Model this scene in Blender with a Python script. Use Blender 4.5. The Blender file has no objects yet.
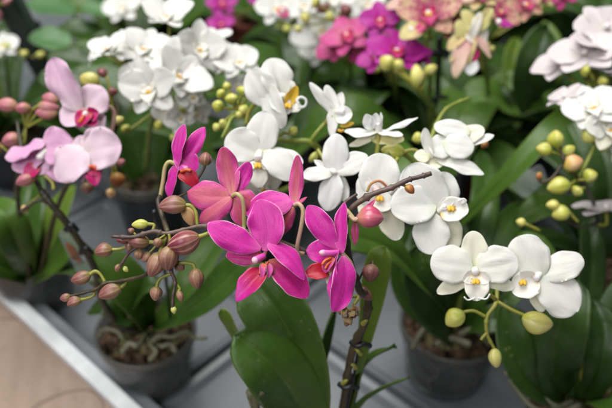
import bpy, math, random
from mathutils import Vector as V, noise
R = random.Random(7)
sc = bpy.context.scene
COL = sc.collection
rad = math.radians

# ------------------------------------------------------------------ camera
HC, PITCH, FPX = 0.56, rad(38), 739.0
CAM = V((0, 0, HC))
FW = V((0, math.cos(PITCH), -math.sin(PITCH)))
UP = V((0, math.sin(PITCH), math.cos(PITCH)))
RT = V((1, 0, 0))
cd = bpy.data.cameras.new('camera'); cam = bpy.data.objects.new('camera', cd); COL.objects.link(cam)
cam.location = CAM; cam.rotation_euler = (math.pi/2 - PITCH, 0, 0)
cd.sensor_width = 36; cd.lens = 36*FPX/612; cd.clip_start = 0.02; cd.clip_end = 60
cd.dof.use_dof = True; cd.dof.focus_distance = 0.372; cd.dof.aperture_fstop = 6.8; cd.dof.aperture_blades = 7
sc.camera = cam

def P(u, v, d):                      # a point at distance d in front of the camera
    return CAM + d*(FW + RT*((u-306)/FPX) + UP*((204-v)/FPX))
def cv(n):                           # direction: right, up, towards the viewer
    return (RT*n[0] + UP*n[1] - FW*n[2]).normalized()
def D(v, z):                         # distance at which height z is met on picture row v
    a = PITCH + math.atan((v-204)/FPX)
    return (HC-z)/math.sin(a)*math.cos(a-PITCH)
def T(u, v, z=0.0):
    return P(u, v, D(v, z))

# ------------------------------------------------------------------ materials
def newmat(name):
    m = bpy.data.materials.new(name); m.use_nodes = True
    nt = m.node_tree; nt.nodes.clear()
    return m, nt
def N(nt, t, **k):
    n = nt.nodes.new(t)
    for a, b in k.items(): setattr(n, a, b)
    return n
def L(nt, a, b): nt.links.new(a, b)
def mth(nt, op, a, b=None, c=None):
    n = N(nt, 'ShaderNodeMath', operation=op)
    for i, x in enumerate((a, b, c)):
        if x is None: continue
        if isinstance(x, (int, float)): n.inputs[i].default_value = x
        else: L(nt, x, n.inputs[i])
    return n.outputs[0]
def smooth(nt, x, a, b, lo=0.0, hi=1.0):
    n = N(nt, 'ShaderNodeMapRange', interpolation_type='SMOOTHSTEP')
    L(nt, x, n.inputs[0]); n.inputs[1].default_value = a; n.inputs[2].default_value = b
    n.inputs[3].default_value = lo; n.inputs[4].default_value = hi
    return n.outputs[0]
def mix(nt, f, a, b, mode='MIX'):
    n = N(nt, 'ShaderNodeMix', data_type='RGBA', blend_type=mode)
    if isinstance(f, (int, float)): n.inputs[0].default_value = f
    else: L(nt, f, n.inputs[0])
    for i, x in ((6, a), (7, b)):
        if isinstance(x, tuple): n.inputs[i].default_value = (*x, 1)
        else: L(nt, x, n.inputs[i])
    return n.outputs[2]
def nse(nt, scale, detail=3, vec=None, rough=0.5):
    n = N(nt, 'ShaderNodeTexNoise'); n.inputs['Scale'].default_value = scale
    n.inputs['Detail'].default_value = detail; n.inputs['Roughness'].default_value = rough
    if vec is None:
        vec = N(nt, 'ShaderNodeTexCoord').outputs['Object']
    L(nt, vec, n.inputs['Vector'])
    return n.outputs['Fac']
def uvs(nt):
    uv = N(nt, 'ShaderNodeUVMap'); uv.uv_map = 'UVMap'
    s = N(nt, 'ShaderNodeSeparateXYZ'); L(nt, uv.outputs[0], s.inputs[0])
    return uv.outputs[0], s.outputs[0], s.outputs[1]
def finish(nt, col, rough=0.5, spec=0.5, transl=0.0, tcol=None, bump=None, bstr=0.2, bdist=0.0005, coat=0, sheen=0, transp=0):
    p = N(nt, 'ShaderNodeBsdfPrincipled')
    if isinstance(col, tuple): p.inputs['Base Color'].default_value = (*col, 1)
    else: L(nt, col, p.inputs['Base Color'])
    if isinstance(rough, (int, float)): p.inputs['Roughness'].default_value = rough
    else: L(nt, rough, p.inputs['Roughness'])
    p.inputs['Specular IOR Level'].default_value = spec
    p.inputs['Coat Weight'].default_value = coat
    p.inputs['Coat Roughness'].default_value = 0.25
    p.inputs['Sheen Weight'].default_value = sheen
    out = N(nt, 'ShaderNodeOutputMaterial')
    sh = p.outputs[0]
    if bump is not None:
        b = N(nt, 'ShaderNodeBump'); b.inputs['Strength'].default_value = bstr; b.inputs['Distance'].default_value = bdist
        L(nt, bump, b.inputs['Height']); L(nt, b.outputs[0], p.inputs['Normal'])
    if transl > 0:
        t = N(nt, 'ShaderNodeBsdfTranslucent')
        c = tcol if tcol is not None else col
        if isinstance(c, tuple): t.inputs[0].default_value = (*c, 1)
        else: L(nt, c, t.inputs[0])
        mx = N(nt, 'ShaderNodeMixShader'); mx.inputs[0].default_value = transl
        L(nt, sh, mx.inputs[1]); L(nt, t.outputs[0], mx.inputs[2]); sh = mx.outputs[0]
    if transp > 0:
        t = N(nt, 'ShaderNodeBsdfTransparent')
        mx = N(nt, 'ShaderNodeMixShader'); mx.inputs[0].default_value = transp
        L(nt, sh, mx.inputs[1]); L(nt, t.outputs[0], mx.inputs[2]); sh = mx.outputs[0]
    L(nt, sh, out.inputs[0])

def petal_mat(name, base, mid, tip, vein, rim, veins=0.35, t0=0.0, t1=0.35, transl=0.3, rimw=0.9, rough=0.5, spots=None, sheen=0.1, freq=46.0, side=None, tip0=0.55):
    m, nt = newmat(name)
    uv, s, t = uvs(nt)
    c = mix(nt, smooth(nt, t, t0, t1), base, mid)
    c = mix(nt, smooth(nt, t, tip0, min(1.0, tip0+0.45)), c, tip)
    # veins fan out along the length
    nz = nse(nt, 55, 2)
    k = mth(nt, 'ADD', mth(nt, 'MULTIPLY', s, freq), mth(nt, 'MULTIPLY', nz, 14.0))
    w = smooth(nt, mth(nt, 'SINE', k), 0.45, 1.0)
    pch = smooth(nt, nse(nt, 130, 3), 0.35, 0.75)
    c = mix(nt, mth(nt, 'MULTIPLY', mth(nt, 'MULTIPLY', w, pch), veins), c, vein)
    c = mix(nt, mth(nt, 'MULTIPLY', smooth(nt, nse(nt, 38, 4), 0.4, 0.7), veins*0.6), c, vein)
    if side:
        sd = mth(nt, 'ABSOLUTE', mth(nt, 'SUBTRACT', mth(nt, 'MULTIPLY', s, 2.0), 1.0))
        sd = mth(nt, 'ADD', sd, mth(nt, 'MULTIPLY', mth(nt, 'SUBTRACT', nse(nt, 60, 3), 0.5), 0.6))
        c = mix(nt, smooth(nt, sd, 0.25, 0.95, 0.0, 0.85), c, side)
    if spots:
        vo = N(nt, 'ShaderNodeTexVoronoi'); vo.inputs['Scale'].default_value = spots[1]
        L(nt, N(nt, 'ShaderNodeTexCoord').outputs['Object'], vo.inputs['Vector'])
        c = mix(nt, smooth(nt, vo.outputs['Distance'], 0.25, 0.6, 0.9, 0.0), c, spots[0])
    ed = mth(nt, 'MAXIMUM', mth(nt, 'ABSOLUTE', mth(nt, 'SUBTRACT', mth(nt, 'MULTIPLY', s, 2.0), 1.0)), t)
    c = mix(nt, smooth(nt, mth(nt, 'ADD', ed, mth(nt, 'MULTIPLY', mth(nt, 'SUBTRACT', nse(nt, 240, 2), 0.5), 0.06)), rimw, 1.0, 0.0, 0.9), c, rim)
    c = mix(nt, mth(nt, 'MULTIPLY', smooth(nt, nse(nt, 900, 2), 0.5, 0.75), 0.35*veins), c, vein)
    c = mix(nt, mth(nt, 'MULTIPLY', smooth(nt, nse(nt, 1100, 1), 0.58, 0.78), 0.10*veins), c, rim)
    mid_rib = smooth(nt, mth(nt, 'ABSOLUTE', mth(nt, 'SUBTRACT', s, 0.5)), 0.0, 0.03, 0.5*veins, 0.0)
    c = mix(nt, mid_rib, c, vein)
    bmp = mth(nt, 'ADD', mth(nt, 'MULTIPLY', mth(nt, 'MULTIPLY', w, pch), 0.55), mth(nt, 'ADD', mth(nt, 'MULTIPLY', nse(nt, 1400, 1), 0.8), mth(nt, 'MULTIPLY', nse(nt, 130, 3), 2.2)))
    finish(nt, c, rough, 0.35, transl, None, bmp, 0.4, 0.00022, sheen=sheen)
    return m
def plain_mat(name, col, col2=None, rough=0.5, scale=60, transl=0, bstr=0.2, bs=200, spec=0.5, coat=0, bdist=0.0005, transp=0):
    m, nt = newmat(name)
    c = col
    if col2: c = mix(nt, smooth(nt, nse(nt, scale, 4), 0.35, 0.68), col, col2)
    finish(nt, c, rough, spec, transl, None, nse(nt, bs, 3), bstr, bdist, coat=coat, transp=transp)
    return m
def along_mat(name, stops, vein=None, veins=0.4, freq=34, rough=0.45, transl=0.1, coat=0.0, spec=0.45):
    """colour ramp along the length, faint ribs round it"""
    m, nt = newmat(name)
    uv, s, t = uvs(nt)
    r = N(nt, 'ShaderNodeValToRGB'); L(nt, t, r.inputs[0])
    e = r.color_ramp.elements
    while len(e) < len(stops): e.new(0.5)
    for el, (p, c) in zip(e, stops): el.position = p; el.color = (*c, 1)
    c = r.outputs[0]
    k = mth(nt, 'ADD', mth(nt, 'MULTIPLY', s, freq*math.pi), mth(nt, 'MULTIPLY', nse(nt, 90, 2), 3.0))
    w = smooth(nt, mth(nt, 'SINE', k), 0.15, 1.0)
    if vein:
        ph = smooth(nt, nse(nt, 150, 2), 0.2, 0.6)
        c = mix(nt, mth(nt, 'MULTIPLY', mth(nt, 'MULTIPLY', w, ph), veins), c, vein)
        c = mix(nt, mth(nt, 'MULTIPLY', smooth(nt, nse(nt, 70, 3), 0.45, 0.7), veins*0.7), c, vein)
    finish(nt, c, rough, spec, transl, None, mth(nt, 'ADD', w, nse(nt, 700, 2)), 0.25, 0.0003, coat=coat)
    return m
def leaf_mat(name, a, b, edge, rough=0.32, transl=0.12):
    m, nt = newmat(name)
    uv, s, t = uvs(nt)
    c = mix(nt, smooth(nt, nse(nt, 22, 4), 0.35, 0.7), a, b)
    k = mth(nt, 'ADD', mth(nt, 'MULTIPLY', s, 150.0), mth(nt, 'MULTIPLY', nse(nt, 40, 2), 6.0))
    w = smooth(nt, mth(nt, 'SINE', k), -0.3, 1.0)
    c = mix(nt, mth(nt, 'MULTIPLY', mth(nt, 'MULTIPLY', w, smooth(nt, nse(nt, 30, 3), .35, .75)), 0.06), c, edge)
    rib = mth(nt, 'ABSOLUTE', mth(nt, 'SUBTRACT', s, 0.5))
    c = mix(nt, smooth(nt, rib, 0.0, 0.025, 0.35, 0.0), c, edge)
    c = mix(nt, smooth(nt, rib, 0.47, 0.5, 0.0, 0.7), c, edge)
    c = mix(nt, smooth(nt, nse(nt, 160, 2), 0.68, 0.8, 0, 0.35), c, tuple(x*0.5 for x in a))
    # dust, old water spots and small scars
    dust = mth(nt, 'MULTIPLY', smooth(nt, nse(nt, 26, 5, None, 0.7), 0.48, 0.75), 0.10)
    c = mix(nt, dust, c, (0.30, 0.32, 0.24))
    vo = N(nt, 'ShaderNodeTexVoronoi'); vo.inputs['Scale'].default_value = 170
    L(nt, N(nt, 'ShaderNodeTexCoord').outputs['Object'], vo.inputs['Vector'])
    sp = mth(nt, 'MULTIPLY', smooth(nt, vo.outputs['Distance'], 0.10, 0.2, 1.0, 0.0), smooth(nt, nse(nt, 18, 2), 0.52, 0.62))
    c = mix(nt, mth(nt, 'MULTIPLY', sp, 0.35), c, (0.30, 0.26, 0.12))
    rg = smooth(nt, nse(nt, 60, 5), 0.3, 0.7, rough-0.10, rough+0.18)
    finish(nt, c, rg, 0.33, transl, None, mth(nt, 'ADD', mth(nt, 'MULTIPLY', w, 0.03), mth(nt, 'MULTIPLY', nse(nt, 38, 4), 1.4)), 0.35, 0.0022)
    return m

M = {}
M['white'] = petal_mat('white petal', (0.74,0.80,0.54), (0.89,0.89,0.88), (0.90,0.90,0.89), (0.76,0.78,0.78), (0.91,0.91,0.90), 0.45, 0.0, 0.22, 0.5, 0.96, 0.55)
M['white_back'] = petal_mat('white petal back', (0.60,0.64,0.30), (0.82,0.82,0.74), (0.84,0.84,0.82), (0.70,0.71,0.56), (0.86,0.86,0.84), 0.4, 0.0, 0.4, 0.3, 0.95, 0.55)
M['cream'] = petal_mat('cream sepal', (0.66,0.70,0.36), (0.84,0.83,0.70), (0.86,0.85,0.77), (0.74,0.73,0.52), (0.88,0.87,0.82), 0.35, 0.0, 0.4, 0.35, 0.95, 0.55)
M['white_edge'] = plain_mat('white petal rim', (0.86,0.86,0.86), None, 0.5, transl=0.3)
M['mag'] = petal_mat('magenta petal', (0.76,0.16,0.50), (0.67,0.030,0.39), (0.71,0.045,0.44), (0.45,0.006,0.21), (0.88,0.48,0.72), 0.72, 0.0, 0.34, 0.34, 0.89, 0.42)
M['mag_sep'] = petal_mat('magenta sepal', (0.64,0.20,0.10), (0.60,0.020,0.28), (0.66,0.032,0.34), (0.38,0.005,0.13), (0.88,0.48,0.66), 0.75, 0.05, 0.42, 0.34, 0.89, 0.42)
M['mag_back'] = petal_mat('dusty rose petal back', (0.58,0.27,0.18), (0.56,0.105,0.19), (0.56,0.085,0.22), (0.40,0.035,0.08), (0.86,0.42,0.58), 0.72, 0.0, 0.4, 0.28, 0.91, 0.45, side=(0.64,0.055,0.34))
M['mag_edge'] = plain_mat('pale magenta rim', (0.80,0.36,0.66), None, 0.5, transl=0.3)
M['red_lip'] = petal_mat('red magenta lip', (0.40,0.02,0.02), (0.48,0.010,0.06), (0.64,0.022,0.40), (0.32,0.006,0.04), (0.72,0.10,0.44), 0.6, 0.0, 0.2, 0.28, 0.95, 0.38, tip0=0.27)
M['red_lip2'] = petal_mat('red lip', (0.40,0.03,0.015), (0.42,0.010,0.03), (0.46,0.012,0.08), (0.28,0.005,0.02), (0.54,0.05,0.12), 0.6, 0.0, 0.3, 0.25, 0.95, 0.38)
M['pink'] = petal_mat('pale pink petal', (0.80,0.70,0.72), (0.74,0.52,0.66), (0.70,0.44,0.62), (0.60,0.26,0.50), (0.80,0.66,0.74), 0.55, 0.0, 0.5, 0.34, 0.95, 0.5)
M['pink_pale'] = petal_mat('blush petal', (0.78,0.70,0.66), (0.76,0.60,0.68), (0.72,0.54,0.66), (0.62,0.40,0.55), (0.80,0.70,0.76), 0.4, 0.0, 0.4, 0.3, 0.95, 0.5)
M['pink_hot'] = petal_mat('lilac pink petal', (0.76,0.56,0.68), (0.72,0.40,0.62), (0.74,0.50,0.66), (0.58,0.22,0.48), (0.80,0.66,0.74), 0.5, 0.0, 0.4, 0.3, 0.95, 0.5)
M['dark_lip'] = petal_mat('crimson lip', (0.62,0.20,0.04), (0.52,0.012,0.14), (0.52,0.02,0.24), (0.3,0.005,0.06), (0.6,0.1,0.3), 0.5, 0.0, 0.45, 0.2, 0.95, 0.4)
M['white_lip'] = petal_mat('white lip with yellow throat', (0.76,0.50,0.04), (0.88,0.87,0.83), (0.88,0.88,0.87), (0.84,0.76,0.50), (0.90,0.90,0.89), 0.25, 0.03, 0.26, 0.35, 0.96, 0.5)
M['side_lobe'] = petal_mat('white side lobe', (0.62,0.38,0.08), (0.87,0.86,0.82), (0.88,0.88,0.87), (0.78,0.62,0.34), (0.90,0.90,0.89), 0.25, 0.03, 0.32, 0.35, 0.96, 0.5)
M['yellow_lobe'] = petal_mat('yellow side lobe', (0.80,0.62,0.10), (0.80,0.56,0.05), (0.84,0.62,0.05), (0.70,0.32,0.02), (0.82,0.66,0.12), 0.4, 0.0, 0.5, 0.3, 0.96, 0.5)
M['pale_side'] = petal_mat('pink side lobe', (0.70,0.25,0.05), (0.62,0.10,0.40), (0.60,0.06,0.40), (0.5,0.02,0.1), (0.75,0.3,0.6), 0.35, 0.0, 0.5, 0.3, 0.96, 0.5)
M['harl'] = petal_mat('cream petal mottled rose', (0.36,0.02,0.12), (0.64,0.44,0.28), (0.66,0.58,0.28), (0.42,0.06,0.12), (0.66,0.60,0.30), 0.8, 0.15, 0.6, 0.25, 0.92, 0.5, ((0.40,0.04,0.13), 260))
M['blush'] = petal_mat('blush white petal', (0.68,0.62,0.56), (0.72,0.67,0.67), (0.74,0.69,0.70), (0.60,0.50,0.54), (0.78,0.75,0.75), 0.4, 0.0, 0.3, 0.3, 0.95, 0.6)
M['ygr'] = petal_mat('cream green petal', (0.46,0.44,0.10), (0.64,0.60,0.24), (0.60,0.62,0.26), (0.54,0.24,0.18), (0.68,0.66,0.38), 0.8, 0.0, 0.4, 0.3, 0.95, 0.5)
M['ypink'] = petal_mat('cream petal striped pink', (0.50,0.16,0.16), (0.72,0.54,0.44), (0.66,0.58,0.34), (0.52,0.18,0.20), (0.70,0.62,0.46), 0.8, 0.0, 0.4, 0.3, 0.95, 0.5)
M['hot'] = petal_mat('purple magenta petal', (0.55,0.03,0.25), (0.42,0.006,0.27), (0.40,0.008,0.30), (0.30,0.004,0.15), (0.5,0.03,0.4), 0.4, 0.0, 0.3, 0.25, 0.97, 0.45)
M['rose'] = petal_mat('rose petal', (0.62,0.30,0.22), (0.55,0.06,0.26), (0.50,0.04,0.20), (0.40,0.02,0.10), (0.6,0.2,0.3), 0.5, 0.0, 0.5, 0.25, 0.95, 0.45)
M['col_mag'] = along_mat('pink column with white cap', [(0, (0.62,0.04,0.36)), (0.4, (0.64,0.09,0.42)), (0.70, (0.68,0.17,0.50)), (0.9, (0.76,0.45,0.58)), (1, (0.78,0.60,0.58))], None, rough=0.35, transl=0.15)
M['col_white'] = along_mat('white column', [(0, (0.80,0.80,0.70)), (0.6, (0.84,0.82,0.80)), (1, (0.84,0.78,0.80))], None, rough=0.4, transl=0.2)
M['col_red'] = along_mat('red column', [(0, (0.6,0.02,0.1)), (0.7, (0.55,0.05,0.1)), (1, (0.85,0.8,0.75))], None, rough=0.4, transl=0.1)
M['callus'] = plain_mat('orange callus', (0.62,0.15,0.012), (0.45,0.04,0.03), 0.4, 300, 0.1)
M['callus_y'] = plain_mat('yellow callus', (0.78,0.50,0.04), (0.62,0.30,0.03), 0.55, 520, 0.1)
M['bud_brown'] = along_mat('mauve brown bud', [(0, (0.24,0.24,0.04)), (0.16, (0.20,0.14,0.05)), (0.45, (0.245,0.095,0.085)), (1, (0.22,0.07,0.075))], (0.40,0.24,0.14), 0.75, 20, 0.42, coat=0.12)
M['bud_plum'] = along_mat('plum pink bud', [(0, (0.26,0.20,0.05)), (0.12, (0.24,0.08,0.065)), (0.5, (0.21,0.042,0.066)), (1, (0.18,0.035,0.052))], (0.56,0.30,0.23), 0.8, 20, 0.38, coat=0.15)
M['bud_pink'] = along_mat('glossy rose bud', [(0, (0.50,0.26,0.12)), (0.3, (0.52,0.10,0.16)), (1, (0.46,0.04,0.13))], (0.62,0.22,0.24), 0.5, 8, 0.3, coat=0.3)
M['bud_dark'] = along_mat('dark purple bud', [(0, (0.20,0.13,0.05)), (0.3, (0.20,0.06,0.07)), (1, (0.16,0.035,0.05))], (0.30,0.14,0.10), 0.6, 9, 0.42, coat=0.1)
M['bud_green'] = along_mat('yellow green bud', [(0, (0.30,0.36,0.04)), (0.5, (0.46,0.47,0.07)), (1, (0.52,0.48,0.11))], (0.62,0.60,0.26), 0.5, 6, 0.4, coat=0.12)
M['bud_yellow'] = along_mat('cream yellow bud', [(0, (0.44,0.45,0.07)), (0.5, (0.62,0.57,0.15)), (1, (0.62,0.54,0.15))], (0.70,0.66,0.34), 0.4, 6, 0.4, coat=0.12)
M['bud_orange'] = along_mat('peach bud', [(0, (0.5,0.4,0.07)), (0.4, (0.66,0.40,0.17)), (1, (0.62,0.32,0.17))], (0.72,0.5,0.3), 0.4, 6, 0.4, coat=0.1)
M['bud_tan'] = along_mat('tan bud', [(0, (0.34,0.25,0.05)), (0.4, (0.40,0.14,0.03)), (1, (0.26,0.06,0.02))], (0.5,0.25,0.1), 0.4, 6, 0.45)
M['bud_rosy'] = along_mat('blurred rosy bud', [(0, (0.40,0.28,0.12)), (0.4, (0.46,0.16,0.18)), (1, (0.42,0.14,0.18))], (0.55,0.28,0.26), 0.4, 6, 0.4)
M['stem_dark'] = plain_mat('purple brown flower stem', (0.060,0.034,0.032), (0.12,0.075,0.058), 0.5, 160, 0, 0.6, 350)
M['stem_olive'] = plain_mat('olive brown stem', (0.060,0.045,0.018), (0.030,0.022,0.014), 0.5, 120, 0, 0.6, 300)
M['stem_green'] = plain_mat('green flower stem', (0.20,0.26,0.035), (0.26,0.30,0.06), 0.45, 60, 0.08, 0.3, 300)
M['stem_black'] = plain_mat('dark flower stem', (0.03,0.026,0.018), (0.05,0.045,0.022), 0.5, 60, 0, 0.4, 300)
M['ped_yel'] = plain_mat('yellow green pedicel', (0.24,0.26,0.035), (0.31,0.28,0.06), 0.42, 110, 0.1, 0.35, 300)
M['ped_cream'] = plain_mat('cream green pedicel', (0.46,0.42,0.17), (0.50,0.36,0.21), 0.42, 70, 0.15, 0.3, 300)
M['ped_pink'] = plain_mat('pale rose pedicel', (0.58,0.36,0.30), (0.50,0.38,0.22), 0.42, 60, 0.15, 0.2, 300)
M['leaf_a'] = leaf_mat('dark green leaf', (0.026,0.064,0.008), (0.044,0.104,0.013), (0.10,0.15,0.03))
M['leaf_b'] = leaf_mat('mid green leaf', (0.050,0.114,0.012), (0.073,0.152,0.018), (0.15,0.20,0.04), 0.36, 0.2)
M['leaf_c'] = leaf_mat('fresh green leaf', (0.095,0.165,0.018), (0.13,0.20,0.026), (0.22,0.27,0.06), 0.4, 0.28)
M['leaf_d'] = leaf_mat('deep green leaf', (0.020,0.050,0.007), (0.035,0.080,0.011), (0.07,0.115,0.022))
M['leaf_e'] = leaf_mat('darkest green leaf', (0.016,0.040,0.006), (0.030,0.068,0.010), (0.06,0.10,0.02))  # darker tone of the deep green, for the front right orchid
M['leaf_p'] = leaf_mat('glossy green leaf', (0.032,0.080,0.010), (0.050,0.114,0.014), (0.11,0.16,0.03), 0.27)
M['leaf_r'] = leaf_mat('pale round leaf', (0.07,0.17,0.06), (0.11,0.22,0.09), (0.19,0.29,0.13), 0.4, 0.2)
M['pot'] = plain_mat('smoky clear plastic', (0.13,0.142,0.15), (0.19,0.20,0.205), 0.16, 30, 0, 0.12, 60, spec=0.6, transp=0.6)
M['pot_dark'] = plain_mat('black plastic', (0.018,0.019,0.022), (0.03,0.03,0.034), 0.38, 25, 0, 0.1, 60)
M['pot_rim'] = plain_mat('clear plastic rim', (0.13,0.13,0.115), (0.09,0.09,0.08), 0.25, 40, 0, 0.1, 60, transp=0.35)
M['terra'] = plain_mat('terracotta', (0.22,0.055,0.03), (0.27,0.075,0.045), 0.7, 30, 0, 0.3, 120)
M['speck'] = plain_mat('brown throat speck', (0.34,0.17,0.05), (0.5,0.3,0.06), 0.5, 300)
def bark_mat():
    m, nt = newmat('brown potting bark')
    co = N(nt, 'ShaderNodeTexCoord').outputs['Object']
    vo = N(nt, 'ShaderNodeTexVoronoi'); vo.inputs['Scale'].default_value = 120; L(nt, co, vo.inputs['Vector'])
    sp = N(nt, 'ShaderNodeSeparateColor'); L(nt, vo.outputs['Color'], sp.inputs[0])
    c = mix(nt, smooth(nt, sp.outputs[0], 0.1, 0.9), (0.022, 0.014, 0.009), (0.10, 0.062, 0.034))
    c = mix(nt, smooth(nt, sp.outputs[1], 0.8, 0.95, 0, 0.8), c, (0.13, 0.13, 0.05))
    c = mix(nt, smooth(nt, nse(nt, 400, 3), 0.4, 0.8, 0, 0.5), c, (0.03, 0.02, 0.014))
    finish(nt, c, 0.85, 0.3, 0, None, nse(nt, 300, 4), 0.6, 0.002)
    return m
M['bark'] = bark_mat()
M['root'] = plain_mat('silvery green root', (0.15,0.145,0.095), (0.095,0.105,0.05), 0.65, 60, 0, 0.4, 200)
M['stake'] = plain_mat('black plastic stake', (0.012,0.012,0.014), None, 0.4, bstr=0.1)
M['clearp'] = plain_mat('clear plastic tag', (0.26,0.28,0.29), None, 0.15, bstr=0.05, transp=0.68)
M['tagprint'] = plain_mat('orange brown printed tag face', (0.20,0.075,0.035), (0.08,0.05,0.035), 0.35, 160, 0, 0.05)
M['wilt'] = plain_mat('withered petal', (0.16,0.10,0.035), (0.24,0.12,0.07), 0.7, 160, 0.1, 0.6, 300)
M['tray'] = plain_mat('grey tray plastic', (0.115,0.128,0.138), (0.16,0.174,0.185), 0.34, 9, 0, 0.12, 45)
M['alu'] = plain_mat('white coated aluminium', (0.78,0.80,0.82), (0.62,0.64,0.66), 0.32, 40, 0, 0.2, 90)
M['steel'] = plain_mat('grey steel', (0.30,0.32,0.34), (0.25,0.27,0.29), 0.4, 14, 0, 0.05, 60)
M['postm'] = plain_mat('dark grey post', (0.045,0.052,0.058), (0.06,0.068,0.075), 0.45, 20, 0, 0.1, 60)
M['conc'] = plain_mat('concrete floor', (0.22,0.21,0.20), (0.28,0.27,0.26), 0.8, 6, 0, 0.3, 60)
M['wilt_p'] = petal_mat('withered petal folds', (0.20,0.14,0.05), (0.24,0.13,0.06), (0.22,0.08,0.06), (0.09,0.05,0.03), (0.34,0.24,0.12), 0.7, transl=0.1, rough=0.7)
M['wilt_q'] = petal_mat('withered yellow folds', (0.30,0.26,0.07), (0.36,0.27,0.12), (0.32,0.16,0.10), (0.16,0.08,0.05), (0.42,0.33,0.18), 0.7, transl=0.15, rough=0.7)
M['cream_y'] = petal_mat('yellow green sepal back', (0.40,0.42,0.08), (0.66,0.62,0.30), (0.72,0.68,0.42), (0.5,0.5,0.15), (0.78,0.74,0.5), 0.4, transl=0.25)
def fascia_mat():
    m, nt = newmat('beige printed board')
    co = N(nt, 'ShaderNodeTexCoord').outputs['Object']
    c = mix(nt, smooth(nt, nse(nt, 5, 4), 0.3, 0.7), (0.27,0.195,0.15), (0.33,0.245,0.19))
    a = nse(nt, 7.5, 1, None, 0.3)
    l1 = smooth(nt, mth(nt, 'ABSOLUTE', mth(nt, 'SUBTRACT', a, 0.52)), 0.0, 0.012, 0.6, 0.0)
    l2 = smooth(nt, mth(nt, 'ABSOLUTE', mth(nt, 'SUBTRACT', a, 0.42)), 0.0, 0.016, 0.45, 0.0)
    c = mix(nt, mth(nt, 'MAXIMUM', l1, l2), c, (0.12,0.075,0.06))
    g = N(nt, 'ShaderNodeTexWave'); g.inputs['Scale'].default_value = 14; g.inputs['Distortion'].default_value = 6; L(nt, co, g.inputs['Vector'])
    c = mix(nt, mth(nt, 'MULTIPLY', g.outputs['Fac'], 0.18), c, (0.20,0.14,0.10))
    c = mix(nt, smooth(nt, nse(nt, 120, 4), 0.55, 0.75, 0, 0.3), c, (0.16,0.12,0.09))
    finish(nt, c, 0.55, 0.3, 0, None, nse(nt, 90, 3), 0.1)
    return m
M['fascia'] = fascia_mat()

# ------------------------------------------------------------------ mesh helpers
ORIG = {}
def origin(o): return ORIG.get(o.name, V((0, 0, 0)))
def mesh_obj(name, verts, faces, mats, parent=None, fm=None, uv=None, org=None, flat=False):
    org = org if org is not None else (V(verts[0]) if parent else V((0, 0, 0)))
    me = bpy.data.meshes.new(name)
    me.from_pydata([tuple(V(p)-org) for p in verts], [], faces)
    for m in mats: me.materials.append(m)
    if fm: me.polygons.foreach_set('material_index', fm)
    me.polygons.foreach_set('use_smooth', [not flat]*len(faces))
    if uv:
        l = me.uv_layers.new(name='UVMap')
        buf = []
        for q in me.loops: buf += uv[q.vertex_index]
        l.data.foreach_set('uv', buf)
    o = bpy.data.objects.new(name, me); COL.objects.link(o)
    if parent:
        o.parent = parent; o.location = org - origin(parent)
    else: o.location = org
    ORIG[o.name] = org.copy()
    return o
def thing(name, label, cat, loc, group=None):
    o = bpy.data.objects.new(name, None); COL.objects.link(o)
    o.empty_display_size = 0.03
    o.location = loc; ORIG[o.name] = V(loc); o['label'] = label; o['category'] = cat
    if group: o['group'] = group
    return o

def sheet(name, g, parent, mats, th, org=None):
    nt, ns = len(g), len(g[0])
    nn = []
    for i in range(nt):
        row = []
        for j in range(ns):
            dt = g[min(i+1, nt-1)][j]-g[max(i-1, 0)][j]; ds = g[i][min(j+1, ns-1)]-g[i][max(j-1, 0)]
            n = dt.cross(ds)
            row.append(n.normalized() if n.length > 1e-12 else (row[-1] if row else V((0, 0, 1))))
        nn.append(row)
    vs, uv, fs, fm = [], [], [], []
    for sgn in (0.5, -0.5):
        for i in range(nt):
            for j in range(ns):
                taper = 0.35 + 0.65*min(1, 4*min(j, ns-1-j)/(ns-1), 5*(nt-1-i)/(nt-1)+0.0)
                vs.append(g[i][j]+nn[i][j]*(sgn*th*taper)); uv.append((j/(ns-1), i/(nt-1)))
    o = nt*ns
    for i in range(nt-1):
        for j in range(ns-1):
            a, b, c, d = i*ns+j, (i+1)*ns+j, (i+1)*ns+j+1, i*ns+j+1
            fs.append((a, b, c, d)); fm.append(0)
            fs.append((o+d, o+c, o+b, o+a)); fm.append(1)
    loop = [j for j in range(ns)] + [i*ns+ns-1 for i in range(1, nt)] + [(nt-1)*ns+j for j in range(ns-2, -1, -1)] + [i*ns for i in range(nt-2, 0, -1)]
    for a, b in zip(loop, loop[1:]+loop[:1]):
        fs.append((a, b, o+b, o+a)); fm.append(2)
    return mesh_obj(name, vs, fs, mats, parent, fm, uv, org)

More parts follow.
